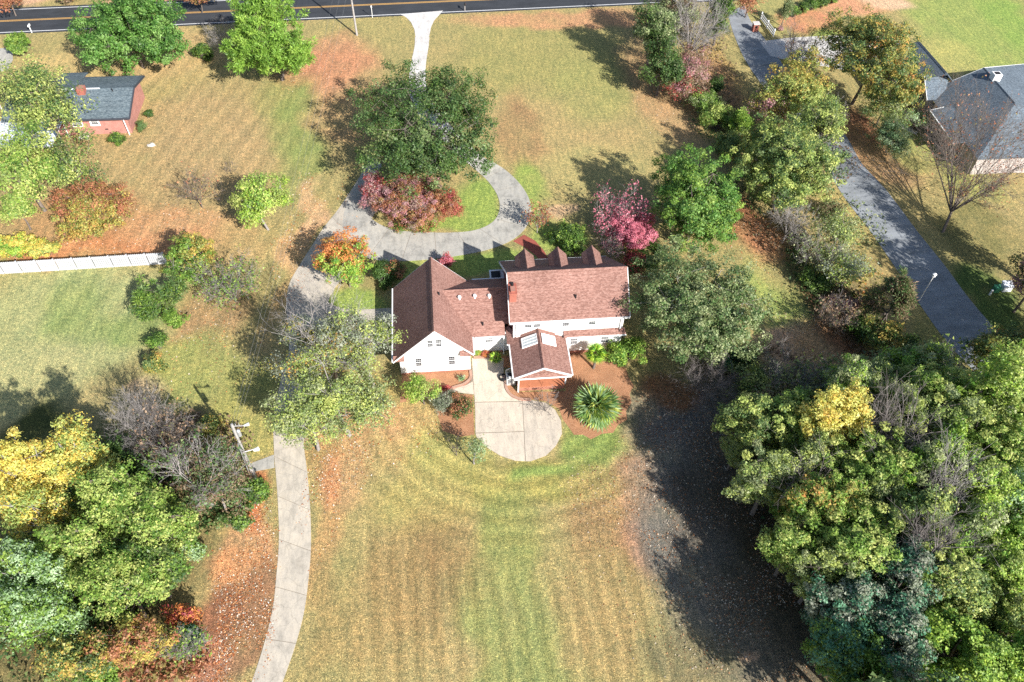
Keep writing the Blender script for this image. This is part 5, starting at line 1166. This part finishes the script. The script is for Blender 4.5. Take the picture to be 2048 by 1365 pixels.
# ---- palms: every frond is a part
def frond_mesh(kind, seed, L, W, nb=15):
    rs = np.random.RandomState(seed); V = []; C_ = []
    # stalk along +x, then blades fanning in the xy plane, drooping
    def tri_strip(p0, p1, w, c):
        d = p1-p0; s = np.cross(d, (0,0,1.)); s /= np.linalg.norm(s)+1e-9; m = p0+(p1-p0)*.45+np.array([0,0,.03])
        V.extend([p0, m-s*w, p1, m+s*w]); C_.extend([c]*4)
    hub = np.array([L*.42,0,0.])
    pal = PAL['lime'] if kind == 'small' else PAL['yellowgreen']+PAL['palepal']
    for k in range(2): tri_strip(np.zeros(3), hub+np.array([.02,0,0]), .035, lin((150,160,100))/KH)
    for i in range(nb):
        a = (i/(nb-1)-.5)*2*math.radians(105); r = L*.6*(.8+.25*math.cos(a))*(.9+.2*rs.rand())
        e = hub+np.array([math.cos(a)*r, math.sin(a)*r*W, -.22*r*abs(math.sin(a))-.06*r-.1*rs.rand()*r])
        c = lin(pal[rs.randint(len(pal))][0])/KH*1.7*(.8+.45*rs.rand()); tri_strip(hub, e, .05*L*.8, c)
    co = np.array(V); return raw_mesh('frond', co, len(co)//4, 4, np.array(C_))
def palm(name, label, px, py, zc, L, n, kind, seed, trunk):
    rs = np.random.RandomState(seed); c = G(px, py, zc); root = thing(name, label, 'palm tree', (c[0], c[1], 0))
    ms = [frond_mesh(kind, seed*10+j, L, 1.0) for j in range(4)]
    if trunk:
        sg = Segs(); sg.curve((0,0,-.1),(0,0,zc),.16,.13,(.15,0,0),6); o = link('trunk', sg.mesh('trunk', 8), M['bark']); o.parent = root
    for i in range(n):
        o = bpy.data.objects.new('frond', ms[i % 4]); COL.objects.link(o)
        if not ms[i % 4].materials: ms[i % 4].materials.append(M['leaf'])
        o.parent = root; o.location = (rs.normal()*.04, rs.normal()*.04, zc+.02*i/n)
        t = (i+.5)/n; el = math.radians(78-105*t**.85)+rs.normal()*.08
        o.rotation_euler = (rs.normal()*.25, -el, i*2.39996+rs.normal()*.12); s = .85+.25*rs.rand(); o.scale = (s, s, s)
    return root
palm('fan_palm', 'slender fan palm with lime fronds on a leaning trunk in the straw bed', 1191, 709, 2.3, 1.25, 26, 'small', 5, True)
palm('fan_palm', 'large round fan palm with pale fronds at the right end of the bed', 1194, 815, 1.4, 2.45, 80, 'big', 6, True)
palm('fan_palm', 'small green palm in the bed before the breezeway', 991, 716, .7, .8, 16, 'small', 7, True)
bare('dead_shrub','leafless twiggy shrub in the straw bed before the back porch','shrub',1092,812,30,26,1.8,8,bark='twig',k1=8,k2=6,k3=4,k4=2,low=.05)

# ---- fallen leaves and undergrowth: what nobody could count
def scatter(name, label, regions, size, z0, z1, mat, seed):
    rs = np.random.RandomState(seed); P_, C_, S_ = [], [], []
    for (px, py, rx, ry, n, pal) in regions:
        p = G(px, py); k = mpp(px, py); d = p-CAM; sn = -d[2]/np.linalg.norm(d)
        a = rs.rand(n)*2*math.pi; r = np.sqrt(rs.rand(n))*(.85+.3*rs.rand(n))
        x = p[0]+np.cos(a)*r*rx*k; y = p[1]+np.sin(a)*r*ry*k/sn
        keep = fbm(x, y, 2.5, 61) > .33+.2*rs.rand(n)*(z1 < .2)
        x, y = x[keep], y[keep]; m = len(x)
        P_.append(np.stack([x, y, z0+rs.rand(m)*(z1-z0)*(.4+.6*fbm(x, y, 2, 71))], 1))
        if isinstance(pal, str): C_.append(pick(pal, rs, m)*.8)
        else: C_.append(np.array([lin(c)/KH for c in pal])[rs.randint(len(pal), size=m)]*(.8+.4*rs.rand(m, 1)))
        S_.append(size*(.45+1.3*rs.rand(m)**2.2))
    p = np.concatenate(P_); c = np.concatenate(C_); s = np.concatenate(S_)
    tilt = .5 if z1 < .2 else 1.0
    me = leaf_mesh(name, p, rs.normal(size=(len(p), 3))*tilt+np.array([0, 0, 1.]), s, c, .7, None, rs)
    o = link(name, me, M[mat]); return tag(o, label, 'leaves' if z1 < .2 else 'undergrowth', kind='stuff')
LV = [(200,180,150),(190,140,100),(216,200,180),(160,105,70),(150,120,90)]; LB = [(200,130,80),(176,100,60),(226,170,120),(236,220,200)]
scatter('fallen_leaves', 'scattered pale fallen leaves on the shaded lawn and around the driveway', [
 (1430,830,170,100,5000,LV),(1450,1080,170,260,9000,LV),(1550,1250,130,110,3000,LV),(1250,1000,120,110,1400,LV),(1600,690,90,60,3500,LV),(1550,590,50,80,400,LV),
 (490,1130,70,110,2600,LB),(490,1260,60,110,3500,LB),(430,1330,60,40,900,LB),(520,1000,24,50,500,LB),(640,1000,40,120,1200,LB),(690,930,60,60,600,LB),
 (610,450,40,110,1500,LB),(560,540,36,80,1200,LB),(590,600,20,40,300,LB),(150,500,200,20,1200,LB),(330,450,100,40,900,LB),(640,150,80,60,900,LB),(420,640,60,60,500,LB),
 (1320,200,60,80,900,LB),(1400,1080,260,260,2500,LV),(400,720,120,80,500,LB),(1700,280,70,60,1200,LB),(1500,480,60,60,700,LB),(700,400,30,60,400,LB),(760,870,130,60,900,LB)], .1, .02, .06, 'litter', 11)
scatter('undergrowth', 'low tangled undergrowth between the trees of both lots and in the woods', [
 (1640,560,60,90,2600,'oak'),(1700,640,60,70,2400,'brownish'),(1560,470,60,40,900,'brownish'),(1700,450,70,50,900,'olive'),(1700,560,60,60,1500,'autumn'),
 (1400,110,60,110,2500,'brownish'),(1420,230,50,60,1500,'oak'),(1560,380,100,60,2500,'dark'),(1720,860,230,90,5000,'brownish'),(1800,1050,260,170,7000,'oak'),(1850,1270,200,120,4000,'dark'),
 (170,1100,180,230,7000,'oak'),(370,920,130,90,3500,'brownish'),(430,1010,80,50,1600,'oak'),(1640,300,60,60,1200,'brownish'),(330,1330,90,40,1300,'rust'),(1500,740,120,40,1600,'brownish')], .26, .05, 1.3, 'leaf', 12)

scatter('wood_understory', 'dense young growth filling the gaps under the lower right wood', [
 (1640,860,150,90,5000,'yellowgreen'),(1780,820,160,70,6000,'olive'),(1930,860,130,110,6000,'yellowgreen'),(1680,1010,110,90,4500,'oak'),(1850,1000,170,100,8000,'yellowgreen'),(1720,1220,80,100,3500,'bluegreen'),(1900,1200,150,130,7000,'bright'),(1800,1330,160,50,3500,'bluegreen'),
 (200,1080,150,150,7000,'bright'),(130,1250,130,70,3500,'oak')], .3, 1.0, 6.5, 'leaf', 13)
